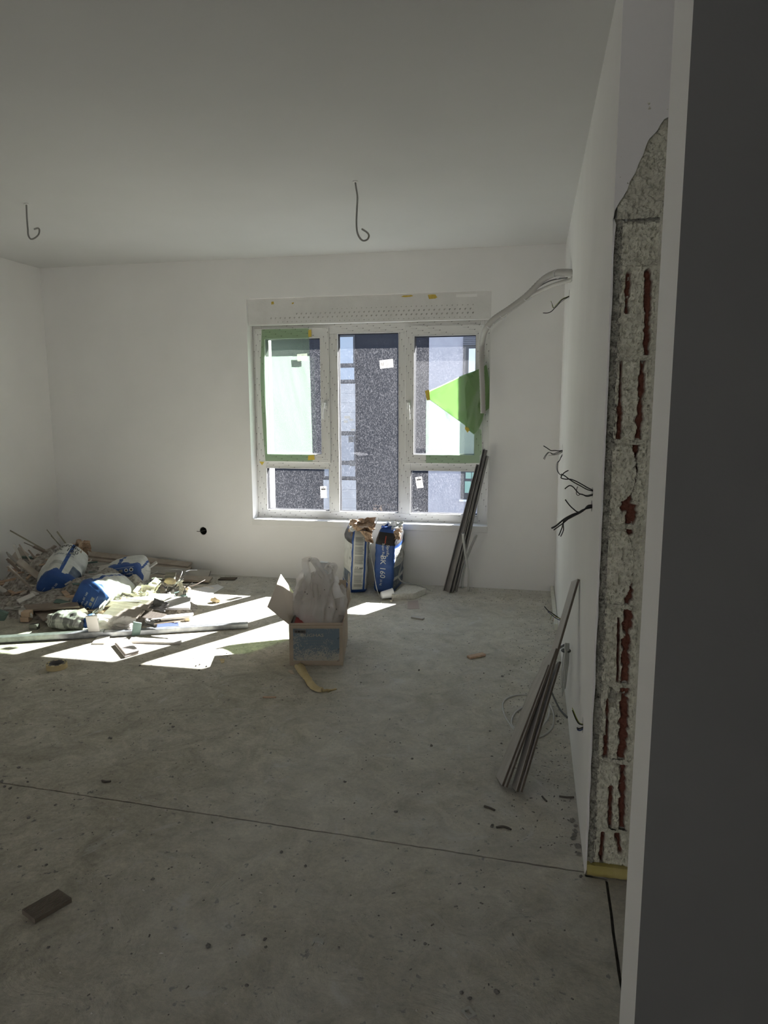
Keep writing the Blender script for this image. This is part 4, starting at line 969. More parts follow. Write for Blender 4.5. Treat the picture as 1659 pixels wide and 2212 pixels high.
MB().tube(spline([V((hc.x+.01, YF+.05, hc.z)), V((hc.x-.01, YF+.01, hc.z-.002)), WY(431, 1148, YF-.02), WY(425, 1147.5, YF-.03)], 5), .003, 6).build('wire', GREYC, t)
for k, pts in enumerate(([(57, 440), (58, 470), (60, 495), (61, 508), (66, 516), (74, 515), (80, 506), (79, 495), (73, 490), (62, 491)], [(767, 390), (769, 405), (772, 425), (771, 450), (770, 485), (773, 506), (781, 518), (790, 516), (793.5, 507), (789, 498), (776, 489)])):
    Y0 = 3.78; P3 = spline([WY(x, y, Y0)+V((0, .012*(i > 5)*(i-5), 0)) for i, (x, y) in enumerate(pts)], 6); P3[0].z = HR
    t = thing('ceiling_cable', P3[0], ['grey lamp cable hanging from the ceiling at the left, end curled into a ring', 'grey lamp cable hanging from the ceiling in the middle, end curled into a drop'][k], 'cable', 'lamp cables on the ceiling')
    MB().tube(P3, .0048, 8).build('cable', mat('grey_lamp_cable', (.27, .265, .25), .5), t, smooth=True)
    lump(V((P3[0].x, P3[0].y, HR-.003)), .014, .014, .006, k, WALLM, 'plaster_collar', t, n=6)

# ------------------------------------------------------------------ boards leaning on the right wall
lbs = ['short grey laminate board, outermost of the four leaning on the right wall', 'second grey laminate board of the four leaning on the right wall', 'longest grey laminate board leaning on the right wall, its tip touching the wall', 'grey laminate board closest to the wall of the four leaning boards']
def leaner(fb, ft, Yt, w, th, label, chamf=0):
    p0 = FL(*fb); p0.z = 0; p1 = WY(ft[0], ft[1], Yt); d = (p1-p0).normalized(); s = V((-.18, 1, 0)); s = (s-d*s.dot(d)).normalized(); n = d.cross(s).normalized()
    if n.x > 0: n = -n
    L_ = (p1-p0).length
    # keep the lower end on the floor
    poly = [(0, 0), (w, 0), (w, L_-.05-chamf), (w*.55, L_-.02), (0, L_)] if chamf else [(0, 0), (w, 0), (w, L_-.01), (0, L_)]
    pts = [p0 + s*u + d*v for u, v in poly]; zmin = min(p.z for p in pts+[p+n*th for p in pts]); pts = [p-Z*zmin for p in pts]
    t = thing('laminate_board', V((p0.x, p0.y, 0)), label, 'board', 'boards leaning on the right wall')
    MB().prism(pts, -n*th*.8).build('core', LAMD, t); MB().prism([p-n*.0 for p in pts], n*th*.2).build('face', LAM, t)
    return t
leaner((1084, 1707), (1184, 1446), 2.68, .10, .010, lbs[0], .04)
leaner((1092, 1712), (1201, 1412), 2.70, .10, .010, lbs[1], .02)
leaner((1115, 1719), (1248, 1260), 2.80, .065, .010, lbs[2])
leaner((1124, 1722), (1208, 1440), 2.72, .065, .010, lbs[3], .02)

# cables on and by the floor
def loopf(pts, r, name, m, label, cat='cable', n=8, group=None, z=.004):
    P3 = spline([FL(x, y, zz) if len(q_) == 3 else FL(x, y, z) for q_ in pts for x, y, zz in [tuple(q_)+(z,) if len(q_) == 2 else q_]], n)
    return tag(MB().tube(P3, r, 7).build(name, m, smooth=True), label, cat, group)
loopf([(1172, 1508), (1150, 1502), (1120, 1501), (1096, 1508), (1086, 1522), (1090, 1545), (1102, 1565), (1112, 1578), (1135, 1592), (1165, 1592), (1188, 1578), (1196, 1560), (1194, 1535), (1180, 1516), (1150, 1520), (1118, 1535), (1106, 1552), (1108, 1570), (1130, 1580, .012), (1160, 1575, .012), (1182, 1555, .012), (1188, 1530, .012)], .0042, 'coiled_cable', WHITEC, 'loose coil of pale cable on the floor behind the leaning boards')
tag(MB().tube(spline([FL(1190, 1492, .05), FL(1198, 1510, .03), FL(1208, 1530, .012), FL(1217, 1541, .006), FL(1226, 1550, .005)], 6), .0045, 7).build('cable_end', GREYC, smooth=True), 'cut end of grey cable running from the leaning boards to the right wall', 'cable')
tag(MB().tube(spline([WX(1222, 1392, XR-.01), WY(1205, 1402, 3.3), WY(1194, 1412, 3.25), WY(1183, 1425, 3.2), WY(1175, 1442, 3.15), FL(1168, 1470, .005)], 6), .006, 7).build('black_cable', BLACKC, smooth=True), 'black cable arching from the right wall down behind the leaning boards', 'cable')
hk = WX(1229, 1392, XR-.012); t = thing('hanging_cable_coil', V((hk.x, hk.y, hk.z)), 'hank of pale cable hanging low on the right wall behind the leaning boards', 'cable')
for k in range(5):
    w = .018+.016*k; dp = .13+.022*((k*3) % 5); cx = -.012*k
    MB().tube(spline([hk+V((-.004*k, .0, .004)), hk+V((-.006*k, cx-w, -dp*.55)), hk+V((-.006*k-.004, cx-w*.4, -dp*.98)), hk+V((-.006*k-.004, cx+w*.3, -dp)), hk+V((-.006*k, cx+w*.8, -dp*.55)), hk+V((-.004*k, .004, .004))], 7), .0023, 6).build('strand', WHITEC, t, smooth=True)
mb = MB(); mb.tube([hk+V((-.012+.018*math.cos(k*math.pi/6), .018*math.sin(k*math.pi/6), -.03)) for k in range(13)], .005, 6); mb.build('binding', GREYC, t)
# ------------------------------------------------------------------ green masking film on the window
def filmsheet(pts, Y, seed, name, parent, amp=.006, m=FILM, cuts=4, lean=None):
    bm = bmesh.new(); vs = [bm.verts.new(WY(x, y, Y)) for x, y in pts]; bm.faces.new(vs)
    bmesh.ops.triangulate(bm, faces=bm.faces[:]); bmesh.ops.subdivide_edges(bm, edges=bm.edges[:], cuts=cuts, use_grid_fill=True)
    bmesh.ops.triangulate(bm, faces=bm.faces[:])
    mb = MB(); bm.verts.index_update()
    for v in bm.verts:
        c = v.co.copy(); c.y += amp*noise.noise(V((c.x*9+seed, c.z*4, seed))) + amp*.6*noise.noise(V((c.x*22, c.z*7, seed+3)))
        if lean: c.y += lean(c)
        mb.v.append(c)
    mb.f = [tuple(v.index for v in f.verts) for f in bm.faces]; mb.mi = [0]*len(mb.f); bm.free()
    return mb.build(name, m, parent, smooth=True, fix=False)
tl_ = thing('masking_film', V((-1.97, YW-.03, .985)), 'green masking film taped over the left window sash', 'masking film', 'green masking films on the window')
mb = MB(); X0, X1, Z0_, Z1_ = sx(-2.176), sx(-1.776), sz(.985), sz(2.052)
def fl_(u, v):
    x = X0+(X1-X0)*u; z = Z0_+(Z1_-Z0_)*v; x += (-.022*math.sin(math.pi*v)*(1-u) if u < .5 else .012*(1-v)*u)
    b_ = math.sin(math.pi*min(1, max(0, v)))
    return V((x, YW-.026-.010*b_*abs(noise.noise(V((u*3+v*2, v*1.3, 4)))) - .006*b_*noise.noise(V((u*8+v*4, v*2, 8))), z))
mb.grid(fl_, 40, 60); mb.build('film', FILM, tl_, smooth=True, fix=False)
for pts in ([(666, 713), (672, 712), (673, 727), (666, 728)], [(666, 984), (678, 983), (680, 993), (665, 994)], [(560, 997), (571, 998), (566, 1005)]):
    MB().prism([WY(x, y, YW-.029) for x, y in pts], (0, .0006, 0)).build('tape', YTAPE, tl_)
tr_ = thing('masking_film', V((-.70, YW-.03, .97)), 'torn green masking film hanging off the right window sash', 'masking film', 'green masking films on the window')
filmsheet([(921, 860), (945, 876), (975, 898), (1008, 921), (1040, 928), (1041, 965), (1041, 1000), (980, 1001), (920, 1000), (920, 930)], YW-.024, 2, 'film', tr_, .003)
fold = [(923, 846), (960, 829), (1003, 809), (1040, 797), (1051, 788), (1056, 815), (1057, 850), (1056, 880), (1046, 888), (1042, 905), (1034, 924), (1023, 936), (1012, 928), (1003, 916), (965, 889), (928, 862)]
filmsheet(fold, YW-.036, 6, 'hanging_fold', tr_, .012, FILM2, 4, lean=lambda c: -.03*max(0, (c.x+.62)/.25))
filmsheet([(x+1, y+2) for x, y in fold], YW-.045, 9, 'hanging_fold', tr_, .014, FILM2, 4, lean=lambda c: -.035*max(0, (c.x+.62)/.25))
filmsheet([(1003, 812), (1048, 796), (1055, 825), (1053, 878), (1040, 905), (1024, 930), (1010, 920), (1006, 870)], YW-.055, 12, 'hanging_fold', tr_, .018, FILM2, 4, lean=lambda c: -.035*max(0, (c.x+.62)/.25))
for pts in ([(918, 844), (927, 842), (929, 864), (922, 865)], [(1006, 918), (1015, 928), (1010, 935), (1004, 926)]):
    MB().prism([WY(x, y, YW-.06) for x, y in pts], (0, .0006, 0)).build('tape', YTAPE, tr_)
filmsheet([(1036, 985), (1044, 975), (1050, 978), (1050, 1004), (1042, 1012), (1037, 1003)], YF-.01, 3, 'clear_scrap', tr_, .01, CLEAR)

# ------------------------------------------------------------------ the rubbish heap in the left corner
HG = 'scraps in the rubbish heap'
def heaph(x, y):
    d = math.hypot((x+3.42)/.80, (y-4.70)/.62); e = math.hypot((x+2.86)/.55, (y-4.45)/.42)
    f = math.hypot((x+3.70)/.34, (y-4.78)/.42)
    return .15*max(0, 1-d*d) + .085*max(0, 1-e*e) + .17*max(0, 1-f*f)
mb = MB()
def heapfn(u, v):
    x = -4.10+1.95*u; y = 3.86+1.55*v; h = heaph(x, y)
    return V((x, y, max(.0, h*(1+.5*nse(x, y, 1, 7)) + (.025*abs(nse(x, y, 2, 22)) if h > .01 else 0))-.002*(h <= 0.003)))
mb.grid(heapfn, 90, 70); keep = [i for i, f in enumerate(mb.f) if max(mb.v[j].z for j in f) > .004]
mb.f = [mb.f[i] for i in keep]; mb.mi = [0]*len(keep)
tag(mb.build('rubble', mat('crushed_board_rubble', (.20, .18, .155), .95, (.46, .43, .39), 40, 6, bump=.8, bscale=60), fix=False), 'crushed board and dust making up the base of the rubbish heap', 'rubble', kind='stuff')

def lying(px, py, Y, D, base, a, b, L, rc, seed, label, off=(0, 0)):
    D = V(D).normalized(); bl = RGT*base[0]+UPV*base[1]; bl = (bl-D*bl.dot(D)).normalized(); up = D.cross(-bl).normalized() 
    o = WY(px, py, Y); M = frame(o, -bl, up, D)
    if (-bl).cross(up).dot(D) < 0: M = frame(o, -bl, -up, D)
    s = Sack(a, b, L, rc, M, .014, seed=seed, wr=.010, taper=lambda v: .86+.22*math.sin(math.pi*min(1, .12+.80*v))-.35*max(0, (v-.88)/.12)**2)
    t = thing('cement_sack', V((o.x, o.y, o.z-.1)), label, 'sack', 'cement sacks thrown on the rubbish heap'); return s, t
def endprint(s, t, flip=1, size=.0215):
    s.print_cap(t, -.004, .008, 'Siprofix BK 160', size, TXTW); s.print_cap(t, -.034, -.022, 'Super Flex', size, TXTW)
    sq = []
    for cx, w in ((.006, .013), (.044, .015)): sq.append([(cx-w, -.062), (cx+w, -.062), (cx+w, -.062+1.6*w), (cx-w, -.062+1.6*w)])
    s.shape_cap(t, sq, BAGG)
    def disc(cx, cy, r): return [(cx+r*math.cos(k*math.pi/8), cy+r*math.sin(k*math.pi/8)) for k in range(16)]
    s.shape_cap(t, [disc(-.072, -.053, .015), disc(-.034, -.053, .013)], TXTW, 'printed_rings', .0024)
    s.shape_cap(t, [disc(-.072, -.053, .009), disc(-.034, -.053, .008)], BAGK, 'ring_centres', .0030)
    s.shape_cap(t, [[(-.08, .05), (-.03, .05), (-.03, .0515), (-.08, .0515)], [(-.095, -.075), (.085, -.075), (.085, -.0735), (-.095, -.0735)], [(-.09, .028), (-.06, .028), (-.06, .0295), (-.09, .0295)]], TXTW, 'printed_rules')
def colL(k1=0):
    def f(s, z):
        zz = .045+.012*math.sin(s*60)
        if z < zz: return 1
        if abs(s+.02) < .013 or abs(s-.16) < .010 or abs(s+.26) < .012: return 1
        if k1 and -.20 < s < -.045 and .055 < z < .125: return 5
        if k1 and -.20 < s < -.045 and z < .16: return 1 if z < .075 else 0
        return 0
    return f
s1, t1 = lying(117, 1270, 4.42, (-.22, .86, .40), (.62, .78), .130, .112, .40, .06, 2, 'dusty cement sack on the heap, mouth up and full of sticks, nearest the corner')
s1.body(t1, SM, colL(1), capm=1); endprint(s1, t1)
s2, t2 = lying(186, 1297, 4.22, (.10, .98, -.10), (.54, .84), .130, .112, .40, .06, 5, 'cement sack lying lowest on the heap, blue end facing the room')
s2.body(t2, SM, colL(), capm=1); endprint(s2, t2)
s3, t3 = lying(266, 1247, 4.72, (-.32, .94, .0), (-.98, -.12), .130, .092, .36, .045, 8, 'cement sack on the right of the heap with its lettering upside down')
s3.body(t3, SM, colL(), capm=1); endprint(s3, t3)
# lettering on the upper side of the first sack
top_s = s1.P/2
best = min(((k/60*s1.P) for k in range(60)), key=lambda q_: (s1.at(q_, .2)-CAM).length)
for z0, b_, sz, m_ in ((.27, 'BK 160', .058, BAGK), (.215, 'Super Flex', .034, BAGS), (.33, 'Siprofix', .058, BAGK)):
    s1.print_side(t1, best-.065, z0, b_, sz, m_, 0)
s1.quads_side(t1, [(best-.14+.008*k, .10, best-.137+.008*k, .135) for k in range(14)], BAGG, 'printed_bars', nd=1)
s1.quads_side(t1, [(best-.03, .232, best+.005, .252)], BAGG, 'printed_badge')
# stuff coming out of its mouth
mo = s1.M @ V((0, 0, .39))
for k in range(8): crumple(mo+V((random.uniform(-.09, .09), random.uniform(-.05, .05), random.uniform(.0, .07))), .13, .10, 20+k, KRAFT, 'torn_paper', t1, .6, 12, ax=(.8, .5*(-1)**k, .2), az=(.1, -.3, .9))
for k, (x0, y0, x1, y1) in enumerate(((92, 1190, 22, 1146), (88, 1192, 52, 1172), (104, 1180, 101, 1144), (110, 1176, 110, 1157), (121, 1186, 123, 1148))):
    tag(MB().tube([mo+V((.03*(k-2), .02, -.06)), WY(x1, y1, mo.y-.02)], .0055 if k in (0, 4) else .0035, 6).build('thin_stick', mat('dry_grey_stick', (.26, .245, .19), .8)), ['long thin stick slanting out of the sack to the left', 'short thin stick beside the long slanting one in the sack', 'thin upright stick from the sack, left of two tall ones', 'shortest upright stick from the sack mouth', 'thick upright stick at the right of the sack mouth'][k], 'stick', 'sticks in the sack mouth')

# long boards along the window wall
def board(p0, p1, w, th, m, label, roll=0, cat='board', group=None, name='board', side=None, bev=.0015):
    return tag(MB().plank(p0, p1, w, th, roll, side).build(name, m, bevel=bev), label, cat, group)
BG = 'long boards behind the sacks'
P_ = lambda x, y, Y: WY(x, y, Y)
for k, (x0, y0, x1, y1, Ya, Yb, w, m_, lb) in enumerate((
    (126, 1190, 411, 1221, 5.40, 5.46, .09, BEIGE, 'topmost long beige board lying along the window wall behind the heap'),
    (118, 1199, 411, 1230, 5.35, 5.41, .07, BEIGE, 'second long beige board from the top along the window wall'),
    (126, 1208, 396, 1235, 5.31, 5.37, .06, PALE, 'third long board with a pale edge along the window wall'),
    (140, 1217, 453, 1241, 5.27, 5.34, .07, LAM, 'wide grey board facing the room behind the wire tangle'),
    (150, 1229, 400, 1248, 5.22, 5.30, .07, LAM, 'grey board lying below the wide grey board behind the heap'),
    (240, 1243, 456, 1252, 5.18, 5.27, .09, BEIGE, 'lowest beige board on the floor along the window wall'))):
    board(P_(x0, y0, Ya), P_(x1, y1, Yb), w, .018, m_, lb, [.2, .15, .1, .75, .3, .15][k], group=BG)
board(P_(140, 1241, 4.98), P_(232, 1226, 5.05), .10, .008, PALE, 'pale board slanting behind the first and third sacks', .3)
board(P_(300, 1241, 4.95), P_(339, 1214, 5.02), .03, .012, PALE, 'short pale batten slanting up right of the third sack', .4, cat='batten')
board(FL(474, 1250, .006), FL(510, 1250, .010), .07, .008, LAMD, 'small dark board on the floor at the end of the long boards')
# boards under and round the sacks at the left
def quad(pts, th, m, label, cat='board', group=None, name='board', bev=.0015):
    pts = [V(p) for p in pts]; n = (pts[1]-pts[0]).cross(pts[-1]-pts[0]).normalized(); n = n if n.z > 0 else -n
    return tag(MB().prism(pts, -n*th).build(name, m, bevel=bev), label, cat, group)
def qpx(L_): return [WY(x, y, Y) for x, y, Y in L_]
quad(qpx([(30, 1274, 4.62), (58, 1317, 4.10), (172, 1309, 4.12), (150, 1266, 4.66)]), .014, BROWN, 'wide brown fibre board under the first cement sack')
quad(qpx([(60, 1308, 4.30), (92, 1338, 3.98), (190, 1321, 4.02), (168, 1298, 4.34)]), .012, BROWN, 'lower brown fibre board with a sunlit corner, half under the wide one')
quad(qpx([(26, 1286, 4.60), (52, 1308, 4.30), (80, 1308, 4.34), (60, 1282, 4.64)]), .012, PALE, 'pale board edge showing left of the wide brown board')
quad(qpx([(40, 1262, 4.62), (42, 1276, 4.55), (80, 1268, 4.55), (76, 1250, 4.64)]), .014, GREEN, 'dark green gypsum board piece left of the first sack')
board(P_(-8, 1291, 4.40), P_(52, 1212, 4.70), .030, .010, PALE, 'long white batten leaning at the left edge of the heap', .3, cat='batten')
board(P_(14, 1283, 4.45), P_(16, 1252, 4.55), .022, .010, PALE, 'short upright white batten below the long leaning one', .3, cat='batten')
board(P_(25, 1283, 4.45), P_(18, 1256, 4.55), .014, .010, PALE, 'thin white batten crossing beside the short upright one', .3, cat='batten')
board(P_(38, 1272, 4.60), P_(34, 1238, 4.66), .022, .010, BEIGE, 'upright beige batten in the dark left of the first sack', .3, cat='batten')
board(P_(46, 1230, 4.70), P_(70, 1208, 4.85), .06, .010, BEIGE, 'beige board corner leaning against the first sack from the left', .6)
board(P_(48, 1228, 4.62), P_(66, 1240, 4.60), .09, .012, BROWN, 'brown board piece standing on edge left of the first sack', 1.1)
board(P_(28, 1222, 4.75), P_(52, 1190, 4.88), .10, .010, BEIGE, 'broken beige sheet standing up in the corner behind the heap', 1.0)
quad([FL(-14, 1338, .03), FL(12, 1338, .03), FL(20, 1322, .09), FL(-10, 1312, .12)], .02, GREEN, 'green gypsum board piece at the left edge of the heap')
board(P_(-8, 1300, 4.35), P_(24, 1294, 4.40), .06, .012, BROWN, 'brown board lying at the left edge of the heap', .2)
board(P_(-8, 1309, 4.28), P_(30, 1309, 4.30), .05, .012, PALE, 'pale board lying below the brown one at the left edge', .3)
quad(qpx([(40, 1306, 4.22), (40, 1326, 4.10), (52, 1328, 4.09), (50, 1306, 4.22)]), .01, PALE, 'pale tile piece standing on edge under the wide brown board')
for k, (x, y, lb) in enumerate(((55, 1341, 'light wooden block, lower of two at the foot of the heap'), (55, 1333, 'light wooden block resting on the other wooden block'))):
    c = FL(x, 1344); c.z = .024+.036*k; tag(MB().obox(c+V((.01*k, .01, 0)), V((.028, .006, 0)), V((-.008, .03, 0)), Z*.017).build('wood_block', WOODM, bevel=.002), lb, 'wood block')
c = FL(75, 1359); tag(MB().obox(c+Z*.018, V((.026, .004, 0)), V((-.003, .02, 0)), Z*.018).build('small_box', PAPER, bevel=.002), 'small white box on the floor in front of the wooden blocks', 'box')
quad(qpx([(55, 1322, 4.05), (55, 1327, 4.03), (67, 1328, 4.03), (67, 1322, 4.05)]), .03, PALE, 'little white block between the wooden blocks and the brown board', 'block', name='plaster_block')
# the old striped plastic bag
c = FL(134, 1364); t = thing('plastic_bag', c, 'crumpled grey striped plastic bag at the front of the heap', 'bag')
STR = mat('grey_striped_plastic', (.44, .43, .41), .35, (.17, .17, .165), 4.5, 1, stretch=(10, 1, 1), lo=.46, hi=.54)
lump(c+V((0, .07, .055)), .155, .085, .062, 4, STR, 'bag_body', t, .22, 2.3, 24, smooth=True)
lump(c+V((.16, .07, .055)), .035, .05, .045, 6, BAGB, 'blue_end', t, .3, 2, 10, smooth=True)
crumple(c+V((.205, .06, .06)), .07, .09, 7, TXTW, 'white_end', t, .5, 10, ax=(.8, -.3, .2))
board(FL(205, 1372, .012), FL(197, 1330, .15), .07, .012, PALE, 'pale tile strip leaning on the heap beside the lowest sack, half in sunlight', .2, side=(1, .1, 0))
t = thing('film_scrap', FL(250, 1372), 'crumpled white plastic film lying at the front of the heap', 'plastic film')
crumple(WY(248, 1350, 3.98), .26, .13, 31, POLY, 'sheet', t, .30, 18, ax=(.97, .10, -.05), az=(0, .55, .75)); crumple(WY(262, 1360, 3.95), .18, .09, 37, POLY, 'sheet', t, .35, 14, ax=(.9, -.1, .1), az=(.1, .6, .6))
quad([FL(284, 1372, .003), FL(302, 1370, .003), FL(306, 1345, .09), FL(288, 1342, .10)], .010, GREEN, 'green gypsum board piece standing right of the white film')
tag(MB().prism([FL(328, 1355, .01), FL(336, 1361, .01), FL(388, 1358, .01), FL(386, 1350, .012)], (0, 0, .02)).build('blue_tool', mat('blue_plastic', (.03, .045, .14), .5), bevel=.004), 'flat blue plastic strip lying behind the steel stud', 'plastic strip')
# cream topped boards in the middle of the heap
quad(qpx([(222, 1299, 4.28), (338, 1299, 4.28), (378, 1283, 4.46), (238, 1279, 4.52)]), .012, PALE, 'white board on the heap right of the lowest sack, covered with cream scraps')
quad(qpx([(230, 1286, 4.50), (300, 1276, 4.62), (305, 1270, 4.70), (228, 1278, 4.60)]), .010, PALE, 'white board edge just under the third sack')
for k, (x0, y0, x1, y1, Y, m_) in enumerate(((240, 1310, 326, 1322, 4.14, BEIGE), (236, 1304, 320, 1313, 4.20, BEIGE), (232, 1318, 308, 1325, 4.08, BEIGE), (280, 1306, 362, 1309, 4.24, BROWN), (225, 1325, 300, 1330, 4.05, BEIGE), (250, 1300, 350, 1304, 4.26, BEIGE))):
    board(P_(x0, y0, Y+.06), P_(x1, y1, Y-.02), .05, .010, m_, ['upper slanting beige slat fanned out under the white board', 'second beige slat of the fan under the white board', 'third beige slat of the fan, above the white film', 'brown slat under the right end of the white board', 'lowest beige slat of the fan beside the white film', 'beige slat directly under the white board'][k], .5, cat='slat', group='slats fanned out under the white board')
board(P_(300, 1325, 4.10), P_(352, 1335, 4.02), .07, .012, LAMD, 'dark grey board in the middle of the heap front', .4)
board(P_(318, 1338, 4.03), P_(414, 1329, 4.02), .05, .014, PALE, 'whitish board with a sunlit edge at the right front of the heap', .15)
board(P_(335, 1345, 4.00), P_(400, 1336, 4.02), .04, .010, BEIGE, 'thin beige board under the sunlit whitish one', .2)
quad(qpx([(340, 1305, 4.30), (408, 1308, 4.27), (412, 1290, 4.46), (372, 1288, 4.48)]), .016, LAM, 'short grey board end, upper of two at the right of the heap')
quad(qpx([(330, 1313, 4.22), (410, 1313, 4.21), (411, 1303, 4.33), (340, 1303, 4.33)]), .014, LAM, 'short grey board end, lower of two at the right of the heap')
quad([FL(408, 1296, .004), FL(424, 1303, .004), FL(484, 1268, .006), FL(470, 1262, .012), FL(400, 1275, .02)], .004, mat('white_foil_sheet', (.60, .60, .60), .6, (.66, .66, .66), 18), 'large pale foil-faced sheet on the floor at the right end of the heap', 'sheet', name='foil_sheet')
crumple(WY(345, 1308, 4.20), .12, .09, 41, PAPER, 'paper_scrap', None, .35, 12, ax=(.9, .1, -.2), az=(.1, .6, .6)); tag(bpy.data.objects['paper_scrap'], 'crumpled white paper on the right front of the heap', 'paper')
crumple(WY(328, 1345, 4.0), .09, .06, 43, PAPER, 'paper_scrap', None, .4, 10, ax=(.9, .1, -.1), az=(.1, .5, .7)); tag(bpy.data.objects['paper_scrap.001'], 'small white paper scrap above the blue plastic strip', 'paper')
for k, (x, y, Y, w, h, a_) in enumerate(((246, 1283, 4.46, .16, .07, .5), (275, 1290, 4.38, .20, .06, .45), (315, 1281, 4.45, .10, .12, .4), (330, 1272, 4.55, .10, .10, .4), (300, 1286, 4.42, .16, .05, .4))):
    o = crumple(WY(x, y, Y), w, h, 50+k, CREAM, 'cream_scrap', None, a_, 12, ax=(.95, .1, .05*(-1)**k), az=(.05, .7, .5)); tag(o, ['crumpled cream paper beside the lowest sack', 'long cream paper strip on the white board', 'folded cream strip standing on the white board', 'curled cream strip right of the folded one', 'cream paper in the middle of the white board'][k], 'paper', 'cream papers on the white board')
board(P_(318, 1276, 4.50), P_(342, 1252, 4.62), .05, .008, CREAM, 'cream card strip slanting up from the white board', .7, cat='card')
quad(qpx([(352, 1262, 4.78), (374, 1266, 4.74), (380, 1236, 4.90), (358, 1236, 4.92)]), .01, mat('olive_grey_card', (.26, .245, .19), .8), 'olive grey card standing up behind the wire tangle', 'card', name='card')
ribbon([WY(230, 1297, 4.25), WY(215, 1312, 4.16), WY(218, 1318, 4.12), WY(228, 1304, 4.16), WY(242, 1287, 4.34)], .016, CREAM, 'loop_strip', None, .0, 3, (0, .3, 1)); tag(bpy.data.objects['loop_strip'], 'thin cream band looped over the edge of the white board', 'band')
# foam blobs
for k, (x, y, z, r, lb) in enumerate(((368, 1262, .14, .035, 'yellowish expanding foam lump on the wire tangle'), (402, 1277, .02, .028, 'yellowish foam lump on the pale foil sheet'), (466, 1301, .0, .03, 'yellowish foam lump alone on the sunlit floor'), (404, 1341, .0, .022, 'small yellowish foam lump before the whitish board'))):
    p = FL(x, y, z); tag(lump(p+Z*r*.6, r*1.3, r*.8, r*.7, k+3, mat('yellow_expanding_foam', (.60, .46, .26), .8, (.72, .60, .40), 30), 'foam_lump', None, .3, 2.5, 10, smooth=True), lb, 'foam lump')
# tangle of wire and straps
t = thing('wire_tangle', FL(340, 1290), 'tangle of thin grey wire on the right half of the heap', 'wire tangle')
tc0 = WY(340, 1268, 4.68)
for k in range(26):
    pts = []; p = tc0 + V((random.uniform(-.16, .16), random.uniform(-.10, .12), random.uniform(-.05, .03)))
    dr = V((random.uniform(-1, 1), random.uniform(-1, 1), random.uniform(-.4, .5)))
    for j in range(7):
        pts.append(p.copy()); dr = (dr + V((random.uniform(-1, 1), random.uniform(-1, 1), random.uniform(-.6, .5)))*.9).normalized(); p = p + dr*.055
        p.z = min(max(p.z, .05), tc0.z+.08)
    MB().tube(spline(pts, 4), .0016 if k % 3 else .0026, 5).build('strand', [GREYC, WHITEC, BROWN][k % 3], t)
for k in range(12):
    c = WY(random.uniform(365, 410), random.uniform(1258, 1288), 4.62); o = crumple(c, random.uniform(.04, .10), random.uniform(.02, .05), 70+k, [PAPER, CREAM, PALE][k % 3], 'paper_shred', None, .6, 7, ax=(random.uniform(-1, 1), .4, .3), az=(.2, .5, .7))
    tag(o, 'torn white shred at the right end of the wire tangle', 'paper', 'white shreds beside the wire tangle')
# small scraps filling the heap
mats_ = [BEIGE, BROWN, PALE, LAM, CREAM, WOODM, GREEN, KRAFT]
for k in range(150):
    x = random.uniform(-4.0, -2.55); y = random.uniform(4.0, 5.15); h = heaph(x, y)
    if h < .02: continue
    an = random.uniform(0, math.pi); l = random.uniform(.05, .20); d = V((math.cos(an), math.sin(an), random.uniform(-.25, .25)))*l/2; p = V((x, y, h+.012))
    cn = ['beige', 'brown', 'white', 'grey', 'cream', 'wooden', 'green', 'kraft'][k % 8]; zn = 'in front of the sacks' if y < 4.35 else ('behind the sacks' if y > 4.8 else 'between the sacks') 
    xn = 'at the left of the heap' if x < -3.4 else ('in the middle of the heap' if x < -2.95 else 'at the right of the heap')
    tag(MB().plank(p-d, p+d, random.uniform(.015, .05), random.uniform(.005, .014), random.uniform(-.6, .6)).build('board_scrap', mats_[k % len(mats_)], bevel=.001), 'small broken %s scrap %s, %s' % (cn, xn, zn), 'scrap', HG)
nm_ = ['beige', 'white', 'brown', 'grey']; mt_ = [BEIGE, PALE, BROWN, LAM]
for k in range(16):
    x = random.uniform(-3.98, -3.42); y = random.uniform(4.38, 4.78); h = heaph(x, y); an = random.uniform(0, 2*math.pi); l = random.uniform(.12, .28)
    d = V((math.cos(an)*.75, math.sin(an)*.5, random.uniform(.25, .9))).normalized()*l; p = V((max(x, XL+.2), y, h-.01))
    if (p+d).x < XL+.02: d.x = -d.x
    tag(MB().plank(p, p+d, random.choice((.02, .035, .07, .10)), .010, random.uniform(-1, 1)).build('board_piece', mt_[k % 4], bevel=.001), 'broken %s board piece sticking up in the corner left of the first sack' % nm_[k % 4], 'board', 'board pieces sticking up in the corner')
# pieces before the steel stud, in the sun patches
TILE = mat('pinkish_grey_tile', (.50, .455, .435), .5, (.54, .49, .47), 12)
for k, dz in enumerate((.0, .013)):
    a0 = [FL(247+2*k, 1393), FL(270+2*k, 1422-1*k), FL(300+1*k, 1413), FL(274+1*k, 1387)]
    tag(MB().prism([V((p.x, p.y, dz+.001)) for p in a0], (0, 0, .011)).build('tile_piece', TILE, bevel=.002), ['lower of two pinkish tile pieces stacked in the sun patch', 'upper of two pinkish tile pieces stacked in the sun patch'][k], 'tile', 'tile pieces in the sun patch')
tag(MB().prism([FL(199, 1392), FL(226, 1392), FL(242, 1372), FL(214, 1374)], (0, 0, .010)).build('board_piece', PALE, bevel=.002), 'pale board offcut on the floor touching the steel stud', 'board')
tag(MB().prism([FL(278, 1389), FL(390, 1393), FL(393, 1386), FL(284, 1381)], (0, 0, .014)).build('board_piece', LAM, bevel=.002), 'long laminate offcut in the sun patch before the steel stud', 'board')
